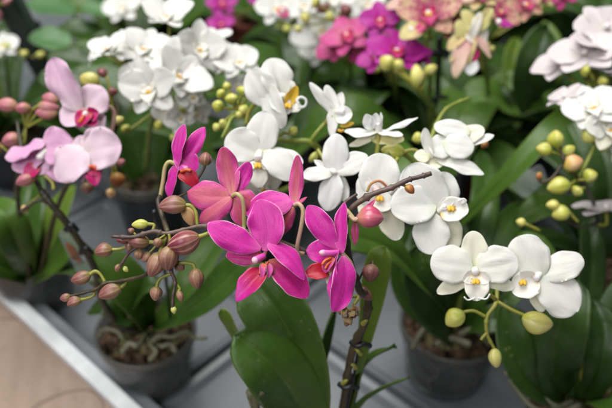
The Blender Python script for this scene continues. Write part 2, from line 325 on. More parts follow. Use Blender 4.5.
def bez(a, b, c, t): return a*((1-t)**2) + b*(2*t*(1-t)) + c*(t*t)
def petal(name, parent, base, tip, nrm, W, mats, p=0.85, q=0.6, bend=0.0, cup=0.0, ruff=0.02, twist=0.0, bw=0.14, tipb=0.0, groove=0.026, th=0.00022, nt=20, ns=13, sidebend=0.0, point=0.0):
    a = tip-base; Ln = a.length
    n = nrm - a*(nrm.dot(a)/a.length_squared)
    if n.length < 1e-6: n = V((0.3, 0.2, 1)).cross(a)
    n.normalize(); b = n.cross(a).normalized()
    ctrl = base + a*0.5 + n*(bend*Ln*2) + b*(sidebend*Ln)
    tip = tip + n*(tipb*Ln)
    ph = [R.uniform(0, 6.28) for _ in range(5)]; ruff = ruff*1.5
    cre = [(R.uniform(-.8, .8), R.uniform(.08, .2), R.uniform(-1, 1)*0.018) for _ in range(4)]
    g = []
    for i in range(nt):
        t = 0.5-0.5*math.cos(math.pi*(i/(nt-1))**0.92)
        t = max(0.0, min(1.0, t))
        c = bez(base, ctrl, tip, t)
        tg = (bez(base, ctrl, tip, min(1, t+.02))-bez(base, ctrl, tip, max(0, t-.02))).normalized()
        nl = (n-tg*n.dot(tg)).normalized(); bl = nl.cross(tg).normalized()
        an = twist*t
        bb = bl*math.cos(an)+nl*math.sin(an); nb = nl*math.cos(an)-bl*math.sin(an)
        sh = max(0.0, math.sin(math.pi*t**p))**q
        if point > 0: sh *= (1-point*max(0, t-.55)/.45)
        w = W/2*max(sh, bw*(1-t)**2 + 0.02)
        row = []
        for j in range(ns):
            s = 2*j/(ns-1)-1
            wob = 1+0.03*min(1.0, w/(0.42*W))*math.sin(5*t*math.pi+ph[0]+(1.7 if s > 0 else 0))*abs(s)
            z = cup*w*s*s - groove*W*math.exp(-(s/0.16)**2)*math.sin(math.pi*min(1, t*1.1))
            fe = min(1.0, w/(0.42*W))**1.5
            z += fe*ruff*Ln*(abs(s)**2.2)*(math.sin(7*t+ph[1]+2*s)+0.6*math.sin(13*t+ph[2]-3*s))*min(1, 3*t)
            for cs, cw, ch in cre: z += fe*ch*Ln*math.exp(-((s-cs*(.3+.7*t))/cw)**2)*math.sin(math.pi*min(1, t*1.05))
            z += 0.016*Ln*math.sin(3*t+ph[3])*math.sin(2.2*s+ph[4])
            row.append(c+bb*(w*s*wob)+nb*z)
        g.append(row)
    return sheet(name, g, parent, mats, th, org=base)

def crv(pts, n):
    if len(pts) == 2: return [pts[0].lerp(pts[1], i/n) for i in range(n+1)]
    e = [pts[0]*2-pts[1]]+list(pts)+[pts[-1]*2-pts[-2]]
    out = []; m = len(pts)-1
    for i in range(n+1):
        f = i/n*m; k = min(int(f), m-1); t = f-k
        a, b, c, d = e[k:k+4]
        out.append(0.5*((2*b)+(c-a)*t+(2*a-5*b+4*c-d)*t*t+(3*b-a-3*c+d)*t**3))
    return out
def tube(name, parent, pts, r, mat, n=None, k=9, nodes=0, wob=0.0, r1=None, org=None, prof=None, flatten=None):
    n = n or max(8, 6*(len(pts)-1)); c = crv(pts, n)
    r1 = r if r1 is None else r1
    tg = [(c[min(i+1, n)]-c[max(i-1, 0)]).normalized() for i in range(n+1)]
    x = tg[0].orthogonal().normalized()
    vs, uv, fs = [], [], []
    vs.append(c[0]); uv.append((0, 0))
    for i in range(n+1):
        x = (x-tg[i]*x.dot(tg[i])).normalized(); y = tg[i].cross(x)
        t = i/n; rr = r+(r1-r)*t
        if prof: rr *= prof(t)
        if nodes: rr *= 1+0.45*math.exp(-((t*nodes) % 1-0.5)**2/0.004)
        if wob: rr *= 1+wob*noise.noise(c[i]*240)
        for j in range(k):
            a = 2*math.pi*j/k
            vs.append(c[i]+(x*math.cos(a)+y*math.sin(a))*rr); uv.append((j/k, t))
    vs.append(c[-1]); uv.append((0, 1))
    for j in range(k):
        fs.append((0, 1+(j+1) % k, 1+j))
        for i in range(n):
            fs.append((1+i*k+j, 1+i*k+(j+1) % k, 1+(i+1)*k+(j+1) % k, 1+(i+1)*k+j))
        fs.append((1+n*k+j, 1+n*k+(j+1) % k, len(vs)-1))
    return mesh_obj(name, vs, fs, [mat], parent, None, uv, org)

def bud(parent, base, tip, w, mat, ped=None, pr=0.0012, pmat=None, name='bud', lob=0.06):
    """egg shaped bud of three closed sepals, with its own pedicel"""
    a = tip-base; Ln = a.length; a.normalize()
    x = a.orthogonal().normalized(); y = a.cross(x); ph = R.uniform(0, 6)
    k, n = 36, 14; w *= R.uniform(1.0, 1.12); vs, uv, fs = [base], [(0, 0)], []
    bendv = (x*math.cos(ph)+y*math.sin(ph))*Ln*0.05
    for i in range(1, n):
        t = 0.5-0.5*math.cos(math.pi*i/n)
        rr = w/2*math.sin(math.pi*t**0.93)**0.62*(1-0.10*t)
        for j in range(k):
            an = 2*math.pi*j/k
            l = 1+lob*math.cos(3*an+ph) - 0.11*math.exp(-(((an*3/(2*math.pi)+ph) % 1)-0.5)**2/0.004)*math.sin(math.pi*t)
            vs.append(base+a*(Ln*t)+bendv*math.sin(math.pi*t)+(x*math.cos(an)+y*math.sin(an))*rr*l); uv.append((j/k, t))
    vs.append(tip); uv.append((0, 1))
    for j in range(k):
        fs.append((0, 1+(j+1) % k, 1+j))
        for i in range(n-2): fs.append((1+i*k+j, 1+i*k+(j+1) % k, 1+(i+1)*k+(j+1) % k, 1+(i+1)*k+j))
        fs.append((1+(n-2)*k+j, 1+(n-2)*k+(j+1) % k, len(vs)-1))
    o = mesh_obj(name, vs, fs, [mat], parent, None, uv, base)
    if ped: tube('pedicel', o, [base+a*Ln*0.06]+ped, pr*1.0, pmat or M['ped_yel'], r1=pr*.8, k=8, wob=.25)
    return o

def leaf(parent, pts, W, mat, nrm=None, fold=0.16, th=0.0013, base_w=0.5, back='leaf_b', n=20, roundness=5.0, wave=0.018):
    c = crv(pts, n); nrm = (nrm or V((0, -0.45, 1))).normalized()
    Ln = sum((c[i+1]-c[i]).length for i in range(n)); ph = [R.uniform(0, 6.28) for _ in range(4)]
    ns = 15; g = []
    for i in range(n+1):
        t = i/n; tt = 1-(1-t)**1.25
        tg = (c[min(i+1, n)]-c[max(i-1, 0)]).normalized()
        nl = nrm-tg*nrm.dot(tg)
        if nl.length < 0.1: nl = nl + V((0.1, -0.3, 0.1))-tg*V((0.1, -0.3, 0.1)).dot(tg)
        nl.normalize(); bl = nl.cross(tg).normalized()
        sh = min(1.0, base_w+(1-base_w)*math.sin(min(1, t/0.55)*math.pi/2))*max(0.0, 1-t**roundness)**0.55
        w = W/2*max(sh, 0.03)
        row = []
        for j in range(ns):
            s = 2*j/(ns-1)-1
            z = fold*w*abs(s)**1.3 - fold*w*0.5 + wave*Ln*abs(s)*math.sin(5*t+ph[0]+s*1.5)+0.01*Ln*math.sin(4*t+ph[1])*s
            z -= 0.10*w*math.exp(-(s/0.10)**2)*min(1, 1.4-t)
            row.append(c[i]+bl*(w*s*(1+0.025*math.sin(9*t+ph[2]+(2 if s > 0 else 0))))+nl*z)
        g.append(row)
    return sheet('leaf', g, parent, [M[mat], M[back], M[mat]], th, org=c[0])

def lathe_pot(parent, c, rtop, rbot, h, mat, rim_mat='pot_rim', med=True, name='pot'):
    """tapered pot with thick wall, foot and collar; c = centre of its base"""
    prof = [(0.0, 0.003), (rbot*0.86, 0.003), (rbot*0.9, 0.0), (rbot, 0.0012), (rbot+(rtop-rbot)*0.45, h*0.45), (rtop*0.965, h*0.86),
            (rtop*0.97, h*0.86+0.0015), (rtop*0.955, h*0.86), (rtop*0.91, h*0.84), (rbot*0.93, 0.008), (0.0, 0.007)]
    k = 48
    def spin(prof, m, nm, par):
        vs, fs, uv = [], [], []
        for (r, z) in prof:
            for j in range(k):
                a = 2*math.pi*j/k
                vs.append(c+V((max(r, 0.0002)*math.cos(a), max(r, 0.0002)*math.sin(a), z))); uv.append((j/k, z/h))
        for i in range(len(prof)-1):
            for j in range(k): fs.append((i*k+j, i*k+(j+1) % k, (i+1)*k+(j+1) % k, (i+1)*k+j))
        return mesh_obj(nm, vs, fs, [m], par, None, uv, c)
    po = spin(prof, M[mat], name, parent)
    rp = [(rtop*0.972, h*0.862), (rtop, h*0.872), (rtop*1.012, h*0.985), (rtop*1.0, h), (rtop*0.955, h*0.995), (rtop*0.945, h*0.875), (rtop*0.972, h*0.862)]
    spin(rp, M[rim_mat], 'rim', po)
    if med:
        vs, fs = [c+V((0, 0, h*0.88))], []; rings, k2 = 22, 72
        for i in range(1, rings+1):
            for j in range(k2):
                a = 2*math.pi*j/k2; r = rtop*0.93*i/rings
                p = V((r*math.cos(a), r*math.sin(a), 0))
                z = h*0.86 + (0.008*noise.cell(p*115+c*31)+0.004*noise.noise(p*300+c*7) if i < rings else 0)
                vs.append(c+p+V((0, 0, z)))
        for j in range(k2):
            fs.append((0, 1+j, 1+(j+1) % k2))
            for i in range(rings-1): fs.append((1+i*k2+j, 1+(i+1)*k2+j, 1+(i+1)*k2+(j+1) % k2, 1+i*k2+(j+1) % k2))
        mesh_obj('potting_bark', vs, fs, [M['bark']], parent, None, None, c, flat=True)
        if mat == 'pot':
            vs, fs = [], []; k3 = 60
            zs = [0.008+(h*0.86-0.012)*i/14 for i in range(15)]
            for z in zs:
                r0 = (rbot*0.9+(rtop*0.92-rbot*0.9)*z/(h*.86))*0.955
                for j in range(k3):
                    a = 2*math.pi*j/k3; p = V((math.cos(a)*r0, math.sin(a)*r0, z))
                    vs.append(c+p*(1-0.05*noise.cell(p*150)) if 0 < z else c+p)
            vs.append(c+V((0, 0, zs[0])))
            for j in range(k3):
                fs.append((j, len(vs)-1, (j+1) % k3))
                for i in range(14): fs.append((i*k3+j, i*k3+(j+1) % k3, (i+1)*k3+(j+1) % k3, (i+1)*k3+j))
            mesh_obj('root_ball', vs, fs, [M['bark']], parent, None, None, c, flat=True)
            rr = random.Random(int(c.x*1e4))
            for q in range(7):
                a = rr.uniform(0, 6.28); pts = []
                for i in range(6):
                    z = h*(.80-.13*i); r0 = rbot*0.9+(rtop*0.92-rbot*0.9)*z/(h*.86); a += rr.uniform(-.35, .45)
                    pts.append(c+V((math.cos(a)*r0*.965, math.sin(a)*r0*.965, z)))
                tube('pot_root', parent, pts, .0016, M['root'], n=24, wob=.3)
    return po

# flower kinds: petal, sepal front materials etc.
K = {
 'white': dict(p='white', s='white', b='white_back', e='white_edge', lip='white_lip', side='side_lobe', cal='callus_y', col='col_white', pw=0.54, sw=0.33),
 'blush': dict(p='blush', s='blush', b='blush', e='blush', lip='white_lip', side='side_lobe', cal='callus_y', col='col_white', pw=0.56, sw=0.36),
 'cream': dict(p='white', s='cream', b='cream', e='white_edge', lip='white_lip', side='side_lobe', cal='callus_y', col='col_white', pw=0.54, sw=0.33),
 'mag': dict(p='mag', s='mag_sep', b='mag_back', e='mag_edge', lip='red_lip', side='pale_side', cal='callus', col='col_mag', pw=0.34, sw=0.28),
 'pink': dict(p='pink', s='pink_pale', b='pink_pale', e='pink_pale', lip='dark_lip', side='dark_lip', cal='callus', col='col_white', pw=0.5, sw=0.32),
 'harl': dict(p='harl', s='harl', b='ygr', e='ygr', lip='dark_lip', side='dark_lip', cal='callus_y', col='col_white', pw=0.46, sw=0.34),
 'ygr': dict(p='ypink', s='ygr', b='ygr', e='ygr', lip='dark_lip', side='dark_lip', cal='callus_y', col='col_white', pw=0.36, sw=0.28),
 'hot': dict(p='hot', s='hot', b='hot', e='hot', lip='dark_lip', side='dark_lip', cal='callus', col='col_white', pw=0.5, sw=0.32),
 'rose': dict(p='rose', s='rose', b='rose', e='rose', lip='dark_lip', side='dark_lip', cal='callus', col='col_mag', pw=0.44, sw=0.32),
}
def column(parent, a, b, r, mat):
    return tube('flower', parent, [a, a.lerp(b, .55)+(b-a).orthogonal()*0.03, b], r, M[mat], n=12, k=12,
                prof=lambda t: (0.8+0.15*math.sin(2.5*t))*(1.0 if t < .72 else max(0.02, (1-((t-.72)/.28)**2.2))**0.5*1.06))
def make_lip(fl, kd, c, ex, ey, ez, S, curl=True, lmat=None):
    """c: lip base; ez outwards from the flower, ey up; mid lobe hangs forward, side lobes stand beside the column"""
    m = M[lmat or kd['lip']]; s_ = M[kd['side']]
    c0 = c+ez*S*0.03
    tip = c0-ey*S*0.23+ez*S*0.10
    petal('lip', fl, c0, tip, (ez*0.8+ey*0.6).normalized(), S*0.26, [m, m, M[kd['e']]], p=0.75, q=0.55, bend=0.14, cup=0.25, ruff=0.01, point=0.3, th=0.0006, nt=11, ns=9)
    for sg in (-1, 1):
        petal('side_lobe', fl, c0+ex*sg*S*0.02, c0+ex*sg*S*0.13+ey*S*0.03+ez*S*0.10, (-ex*sg*0.8+ez*0.5+ey*0.2).normalized(), S*0.17, [s_, s_, M[kd['e']]], p=0.9, q=0.5, bend=-0.12, cup=0.5, ruff=0.01, th=0.0006, nt=9, ns=7)
        if curl:
            q = tip
            tube('tendril', fl, [q-ey*S*0.0, q-ey*S*0.035+ex*sg*S*0.025+ez*S*0.015, q-ey*S*0.03+ex*sg*S*0.07+ez*S*0.05, q+ey*S*0.01+ex*sg*S*0.075+ez*S*0.06], S*0.009, M[kd['e']], r1=S*0.004, k=6)
    for sg in (-1, 1):
        q = c0-ey*S*0.012+ez*S*0.045+ex*sg*S*0.006
        petal('callus', fl, q, q-ey*S*0.055+ex*sg*S*0.03+ez*S*0.03, (ez+ey*.6-ex*sg*.3).normalized(), S*0.055, [M[kd['cal']]]*3, p=.8, q=.4, bend=.2, cup=-.5, groove=0, th=.0012, nt=7, ns=7)

def flower(parent, c, face, roll, S, kind, ped=None, pmat='ped_yel', openz=0.05, jit=0.06, nt=13, lip=True, pr=None, droop=0.0):
    """a whole flower in its own frame: face = outward direction (right, up, viewer)"""
    kd = K[kind]; ez = cv(face); u = UP+FW*0.05
    ey = u-ez*u.dot(ez)
    if ey.length < 0.05: ey = -FW-ez*(-FW).dot(ez)
    ey.normalize(); ex = ey.cross(ez)
    cr, sr = math.cos(roll), math.sin(roll)
    ex, ey = ex*cr+ey*sr, ey*cr-ex*sr
    fl = column(parent, c, c+ez*S*0.10-ey*S*0.05, S*0.045, kd['col'])
    def pt(ang, l, zz):
        a = ang+R.uniform(-jit, jit)*1.5
        return c+(ex*math.sin(a)+ey*math.cos(a))*l*R.uniform(1-jit, 1+jit)+ez*zz
    pm = [M[kd['p']], M[kd['b']], M[kd['e']]]; sm = [M[kd['s']], M[kd['b']], M[kd['e']]]
    j = lambda a: a*R.uniform(0.9, 1.1)
    petal('sepal', fl, c-ez*S*.01, pt(0, .46*S, openz*S*.6), ez, j(kd['sw']*S), sm, p=.9, q=.62, bend=.06, cup=.12, nt=nt)
    for sg in (-1, 1):
        petal('sepal', fl, c-ez*S*.012-ey*S*.02, pt(sg*rad(142), .46*S, openz*S*.4), (ez+ex*sg*.12).normalized(), j(kd['sw']*S), sm, p=.9, q=.62, bend=.05, cup=.1, nt=nt)
        petal('petal', fl, c+ex*sg*S*.015+ez*S*.006, pt(sg*rad(78), .50*S, openz*S), (ez-ex*sg*.1).normalized(), j(kd['pw']*S), pm, p=.8, q=.55, bend=.05+R.uniform(-.03, .03), cup=.08, ruff=.025, nt=nt)
    if lip: make_lip(fl, kd, c-ey*S*.03, ex, ey, ez, S, kind in ('white', 'cream'))
    if ped:
        tube('pedicel', fl, [c-ez*S*0.02, c-ez*S*0.22]+ped, pr or S*0.028, M[pmat], k=8, r1=(pr or S*0.026))
    return fl

class PF:
    """a flower traced in its own depth: offsets are picture units at the flower's distance d"""
    def __init__(s, parent, d, c, kind, col_to=None, cr=4.0, colmat=None):
        s.d, s.c, s.kd, s.k = d, c, K[kind], d/FPX
        ct = col_to or (c[0]-2, c[1]+4, 6)
        s.o = column(parent, s.p(c[0], c[1], c[2] if len(c) > 2 else 0), s.p(*ct), cr*s.k, colmat or s.kd['col'])
    def p(s, u, v, z=0): return P(u, v, s.d-z*s.k)
    def add(s, tip, w, nrm=(0, 0, 1), base=None, kind='petal', mats=None, **k):
        b = base or s.c
        mt = mats or [s.kd['p' if kind == 'petal' else 's'], s.kd['b'], s.kd['e']]
        if kind in ('lip', 'side_lobe') and not mats:
            mt = [s.kd['lip' if kind == 'lip' else 'side']]*2+[s.kd['e']]
        return petal(kind, s.o, s.p(*b), s.p(*tip), cv(nrm), w*s.k, [M[x] for x in mt], **k)
    def callus(s, u, v, z, w=5.2, mat='callus_y'):
        for sg in (-1, 1):
            petal('callus', s.o, s.p(u+sg*.6, v-w*.55, z-2.5), s.p(u+sg*w*.5, v+w*.5, z+.3), cv((sg*-.3, .5, .8)), w*.85*s.k, [M[mat]]*3, p=.8, q=.42, bend=.2, cup=-.5, groove=0, ruff=.06, th=.0010, nt=8, ns=7)
        for i in range(8):
            q = (u+R.uniform(-w, w)*.95, v-w*.5+R.uniform(-.3, .5)*w)
            petal('callus', s.o, s.p(q[0], q[1], z-1.5), s.p(q[0]+R.uniform(-1, 1), q[1]+R.uniform(1.2, 2.4), z-.6), cv((0, .4, .9)), 1.5*s.k, [M['speck']]*3, nt=5, ns=5, groove=0)
    def tube(s, pts, r, mat, name='pedicel', **k):
        return tube(name, s.o, [s.p(*q) for q in pts], r*s.k, M[mat], **k)

def pbud(parent, d, base, tip, w, mat, ped=None, pmat='ped_yel', pr=2.0, **k):
    q = d/FPX; f = lambda a: P(a[0], a[1], d-(a[2] if len(a) > 2 else 0)*q)
    return bud(parent, f(base), f(tip), w*q, M[mat], [f(a) for a in ped] if ped else None, pr*q, M[pmat], **k)
def ptube(name, parent, pts, r, mat, **k):          # pts (u, v, d); r in metres
    return tube(name, parent, [P(*a) for a in pts], r, mat, **k)
def pleaf(parent, pts, wpx, mat, nrm=None, **k):    # width in picture units at the middle point's distance
    d = pts[len(pts)//2][2]
    return leaf(parent, [P(*a) for a in pts], wpx*d/FPX, mat, cv(nrm) if nrm else None, **k)
def root_at(u, v, zr):                              # a pot whose rim centre shows at u, v at height zr: its base point
    q = T(u, v, zr); return V((q.x, q.y, 0.0015))
def rosette(parent, c, n, Ln, W, mats, seed, a0=0.0, z0=0.085, lift=(0.35, 0.9), arc=6.283):
    rr = random.Random(seed)
    for i in range(n):
        a = a0+i*arc/n+rr.uniform(-.3, .3); l = Ln*rr.uniform(.75, 1.15); up = rr.uniform(*lift)
        dr = V((math.cos(a), math.sin(a), 0))
        b = c+V((0, 0, z0-0.012))+dr*0.006
        p1 = b+dr*l*.28+V((0, 0, l*up*.55)); p2 = b+dr*l*.65+V((0, 0, l*up*.75)); p3 = b+dr*l*.98+V((0, 0, l*(up*.62-.12)))
        leaf(parent, [b, p1, p2, p3], W*rr.uniform(.8, 1.15), mats[i % len(mats)], V((dr.x*-.2, dr.y*-.2-.1, 1)))
def orchid(label, base, rt=0.045, rb=0.034, h=0.07, mat='pot', rim='pot_rim', group='potted orchids on the bench', cat='potted orchid', name='potted_orchid'):
    o = thing(name, label, cat, base, group)
    lathe_pot(o, V(base), rt, rb, h, mat, rim)
    return o
#SCENE
# ------------------------------------------------------------------ bench
A = T(0, 297, 0.03); B = T(118, 408, 0.03)           # along the outer edge of the front rail
e1 = (B-A); e1.z = 0; e1.normalize(); e2 = V((-e1.y, e1.x, 0))
if e2.y < 0: e2 = -e2
A0 = V((A.x, A.y, 0))
def BP(a, b, z): return A0+e1*a+e2*b+V((0, 0, z))
def slab(name, parent, a0, a1, prof, m, bevel=0.0):
    """a profile (b, z) run along the bench"""
    vs = [BP(a0, b, z) for b, z in prof]+[BP(a1, b, z) for b, z in prof]; n = len(prof)
    fs = [(i, (i+1) % n, n+(i+1) % n, n+i) for i in range(n)]+[tuple(range(n-1, -1, -1)), tuple(range(n, 2*n))]
    o = mesh_obj(name, vs, fs, [M[m]], parent, None, None, A0, flat=True)
    if bevel:
        bv = o.modifiers.new('bevel', 'BEVEL'); bv.width = bevel; bv.segments = 2; bv.limit_method = 'ANGLE'
    return o
bench = thing('display_bench', 'grey display bench with white front rail and beige printed side board', 'display bench', A0)
LA, LB, WB = -1.6, 1.3, 2.3
slab('front_rail', bench, LA, LB, [(0, 0.020), (0.0, 0.029), (0.0135, 0.031), (0.0145, 0.012), (0.0145, -0.03), (0.010, -0.03), (0.010, 0.020)], 'alu', 0.001)
slab('inner_rail', bench, LA, LB, [(0.015, -0.03), (0.0155, 0.024), (0.029, 0.020), (0.034, -0.006), (0.034, -0.03)], 'steel', 0.001)
slab('side_board', bench, LA, LB, [(-0.40, -0.16), (0.0015, 0.0185), (0.0095, 0.0185), (0.0095, 0.008), (-0.39, -0.172)], 'fascia')
# tray floors: a heightfield of shallow trays with raised joints
def tray():
    sa = [LA+i*0.29 for i in range(int((LB-LA)/0.29)+1)]; sb = [0.036, 0.19, 0.50, 0.81, 1.12, 1.43, 1.74, 2.05, WB]
    def lines(br):
        out = []
        for i, x in enumerate(br):
            if i == 0 or i == len(br)-1: out.append((x, 0, 'e')); continue
            for dx, h in ((-.016, 0), (-.0105, .0055), (-.004, .0062), (-.0028, -.002), (.0028, -.002), (.004, .0062), (.0105, .0055), (.016, 0)): out.append((x+dx, h, 'j'))
        return out
    la, lb = lines([x+0.06 for x in sa]), lines(sb)
    vs = [BP(a, b, max(ha, hb) if min(ha, hb) >= 0 else min(ha, hb)) for a, ha, _ in la for b, hb, _ in lb]
    n = len(lb); fs = []
    for i in range(len(la)-1):
        for j in range(n-1): fs.append((i*n+j, (i+1)*n+j, (i+1)*n+j+1, i*n+j+1))
    o = mesh_obj('tray_floor', vs, fs, [M['tray']], bench, None, None, A0, flat=True)
    s = o.modifiers.new('thick', 'SOLIDIFY'); s.thickness = 0.004; s.offset = -1
    if o.data.polygons[0].normal.z < 0: o.data.flip_normals()
tray()
for i, (a, b) in enumerate(((LA+.1, .06), (LB-.1, .06), (LA+.1, WB-.06), (LB-.1, WB-.06))):
    q = BP(a, b, 0)
    vs = [V((q.x+x*.02, q.y+y*.02, z)) for z in (-.749, -.006) for x, y in ((-1, -1), (1, -1), (1, 1), (-1, 1))]
    mesh_obj('leg', vs, [(3, 2, 1, 0), (4, 5, 6, 7), (0, 1, 5, 4), (1, 2, 6, 5), (2, 3, 7, 6), (3, 0, 4, 7)], [M['steel']], bench, None, None, q, flat=True)
fl = mesh_obj('floor', [V((-6, -5, -.75)), V((6, -5, -.75)), V((6, 8, -.75)), V((-6, 8, -.75))], [(0, 1, 2, 3)], [M['conc']], None)
fl['kind'] = 'structure'

# ------------------------------------------------------------------ the magenta orchid in focus
p1 = orchid('magenta orchid in sharp focus at the front, with dusky pink bud sprays to its left', root_at(325, 470, 0.085))
pleaf(p1, [(318, 440, .53), (308, 385, .478), (285, 330, .447), (262, 292, .445), (243, 276, .455)], 72, 'leaf_p', (-.35, .25, .8), fold=.2)
pleaf(p1, [(316, 446, .52), (299, 405, .475), (272, 365, .45), (234, 335, .447)], 68, 'leaf_p', (-.2, .5, .75), fold=.12, base_w=.6, roundness=7)
pleaf(p1, [(262, 400, .50), (243, 350, .475), (230, 325, .465), (221, 309, .462)], 22, 'leaf_c', (-.5, .2, .7))
pleaf(p1, [(346, 440, .53), (358, 375, .49), (371, 310, .46), (380, 262, .45), (386, 247, .45)], 26, 'leaf_c', (-.75, .1, .45), fold=.3)
pleaf(p1, [(342, 436, .53), (352, 385, .50), (370, 358, .49), (396, 346, .485)], 20, 'leaf_b', (.15, .95, .15), fold=.2)
pleaf(p1, [(338, 436, .53), (362, 402, .50), (386, 386, .49), (409, 377, .49)], 15, 'leaf_b', (.2, .95, .1), fold=.2)
pleaf(p1, [(325, 446, .53), (312, 402, .50), (325, 345, .49), (338, 300, .49)], 24, 'leaf_b', (.85, .1, .3), fold=.2)
for pts in ([(250, 392, .452), (258, 412, .47), (292, 452, .53)], [(262, 390, .452), (256, 400, .455), (262, 440, .49), (285, 470, .56)], [(276, 398, .49), (284, 420, .5), (300, 450, .53)]):
    ptube('aerial_root', p1, pts, .0028, M['root'], wob=.2, r1=.002)
ptube('flower_stem', p1, [(334, 452, .535), (343, 405, .485), (352, 352, .45), (365, 322, .43), (368, 297, .418), (360, 290, .41), (350, 262, .40), (344, 225, .394)], .0026, M['stem_olive'], r1=.0018, nodes=7, wob=.15, n=60, k=12)
ptube('flower_stem', p1, [(344, 225, .394), (352, 208, .388), (371, 195, .386), (392, 187.5, .386), (408, 180, .386), (419, 177, .386), (431, 173.5, .387)], .00155, M['stem_dark'], r1=.0011, nodes=5, wob=.3, n=50, k=11)
ptube('flower_stem', p1, [(338, 219, .40), (345, 203, .397), (357, 194, .398)], .0012, M['stem_dark'], r1=.0009, wob=.2)
ptube('flower_stem', p1, [(350, 262, .40), (318, 256, .396), (280, 242, .394), (240, 230, .385), (214, 227, .378), (198, 226.5, .376), (168, 233.5, .374), (153, 231.5, .374), (133, 237, .374), (112, 236.5, .375)], .0015, M['stem_dark'], r1=.0010, nodes=9, wob=.3, n=90, k=11)
ptube('flower_stem', p1, [(168, 233, .376), (163, 218, .385), (158, 203, .392), (160, 196, .396)], .0014, M['stem_olive'], r1=.0011, wob=.2)
ptube('flower_stem', p1, [(166, 234, .378), (160, 256, .386), (147, 274, .392), (122, 281, .398), (106, 283, .40), (94, 290, .402), (66, 297, .404)], .00125, M['stem_olive'], r1=.0008, nodes=5, wob=.3, n=50)
ptube('flower_stem', p1, [(169, 234, .376), (171, 255, .374), (171, 270, .372), (175, 282, .372), (173, 297, .372), (173, 313, .373)], .0012, M['stem_dark'], r1=.0007, nodes=4, wob=.25, n=40)
ptube('flower_stem', p1, [(147, 243, .378), (131, 251, .380), (123, 262, .381), (119, 268, .382)], .0010, M['stem_dark'], r1=.0007, wob=.25)
ptube('stake', p1, [(338, 452, .535), (352, 385, .475), (362, 330, .441), (366, 304, .425)], .0011, M['stake'])
for (u, v, d) in ((360, 343, .446), (348, 385, .468)): ptube('stem_clip', p1, [(u-9, v-1, d), (u-3, v+3, d-.004), (u+4, v+1, d-.004), (u+10, v+3, d)], .0017, M['stake'])
for (u, v, d, sg) in ((358, 352, .446, -1), (346, 382, .466, 1), (366, 322, .43, 1), (353, 366, .458, -1)):
    ptube('stem_scale', p1, [(u-3*sg, v+2, d), (u, v-1, d-.0035), (u+3*sg, v-3, d-.002)], .0017, M['ped_yel'], r1=.0006)
# buds of the left sprays
pbud(p1, .370, (200, 236.5), (166.5, 248), 24, 'bud_plum', [(207, 234, -2), (214, 231, -6)], pr=2.6)
pbud(p1, .382, (187, 205), (158.5, 207), 19, 'bud_brown', [(191, 206), (196, 213), (197.5, 226)], pr=2.2)
pbud(p1, .386, (184, 204, -3), (193, 226, -6), 16, 'bud_orange')
pbud(p1, .370, (171, 245), (167, 271), 21, 'bud_brown', [(170, 240), (169, 234)])
pbud(p1, .375, (160, 252), (150, 277), 18, 'bud_brown', [(163, 244), (167, 236)])
pbud(p1, .373, (195, 268), (198, 289), 15.5, 'bud_brown', [(193, 264.5), (186, 263), (179, 262.5), (171, 258)], pr=2)
pbud(p1, .378, (157, 286), (155, 301), 13, 'bud_brown', [(158, 282), (162, 277.5), (171, 274)], pr=2)
pbud(p1, .373, (178, 290), (182, 302), 7, 'bud_brown', [(180, 289), (177, 284)], pr=1.8)
pbud(p1, .377, (150, 242), (127.5, 241), 14, 'bud_brown', [(157, 242.5), (167, 240)], pr=2.2)
pbud(p1, .382, (113, 249.5), (94.5, 253), 14, 'bud_brown', [(120, 249), (130, 246)], pr=2.0)
pbud(p1, .380, (149, 224), (131.5, 225), 10, 'bud_green', [(154, 225), (153, 231)], pr=2)
pbud(p1, .379, (140, 249), (138, 260), 10, 'bud_brown', [(140, 246), (143, 243)], pr=1.4)
pbud(p1, .379, (129, 241), (116, 240), 8, 'bud_dark', [(133, 240)], pr=1.4)
pbud(p1, .382, (120, 264), (116, 272), 6.5, 'bud_brown'); pbud(p1, .382, (124, 266), (128, 272), 5, 'bud_green')
pbud(p1, .373, (173, 306), (174.5, 314), 6, 'bud_green')
pbud(p1, .402, (91, 274), (71, 281), 14, 'bud_brown', [(95, 271.5), (100, 274), (105, 282)], pr=2)
pbud(p1, .400, (122, 287), (98.5, 297), 16, 'bud_brown', [(125, 284), (124, 281)], pr=2.2)
pbud(p1, .404, (82, 299), (67, 305), 11, 'bud_brown', [(88, 298), (94, 295), (94, 290)], pr=1.8)
pbud(p1, .404, (71, 296), (60, 299), 8, 'bud_brown', [(76, 294)], pr=1.4)
for bs, tp, w, d, pd in (((150, 252), (143, 262), 9, .379, (158, 244)), ((160, 238), (156, 247), 9, .372, (165, 235)), ((176, 262), (184, 270), 10, .376, (171, 256)), ((133, 247), (125, 246), 9, .38, (140, 246)), ((134, 233), (128, 229), 6, .375, (137, 236))):
    pbud(p1, d, bs, tp, w, 'bud_brown', [pd], pr=1.2)
# buds on the right
pbud(p1, .380, (357, 219), (384, 218), 23, 'bud_pink', [(354, 220, -3), (349, 216, -6)], 'ped_pink', 2.4)
pbud(p1, .402, (373, 264), (369, 282), 18, 'bud_dark', [(372, 262, -6), (364, 270, -16), (358, 282, -22)], 'stem_olive', 1.4)
pbud(p1, .386, (405, 185.5), (414, 193.5), 8.5, 'bud_tan', [(399, 184.5), (393, 187)], 'stem_olive', 1.3)
pbud(p1, .405, (205, 166, 0), (206, 152), 14, 'bud_brown', [(202, 172), (190, 190), (170, 200)], 'stem_olive', 1.4)
pbud(p1, .415, (372, 300), (355, 288), 10, 'bud_dark'); pbud(p1, .414, (366, 298), (362, 286), 9, 'bud_dark')
f = PF(p1, .384, (355, 221, 0), 'mag', (357, 218, 3), 2.5, 'ped_pink')
f.add((355, 245, 2), 8, kind='sepal', mats=['mag_back']*2+['mag_edge'], bend=.05)
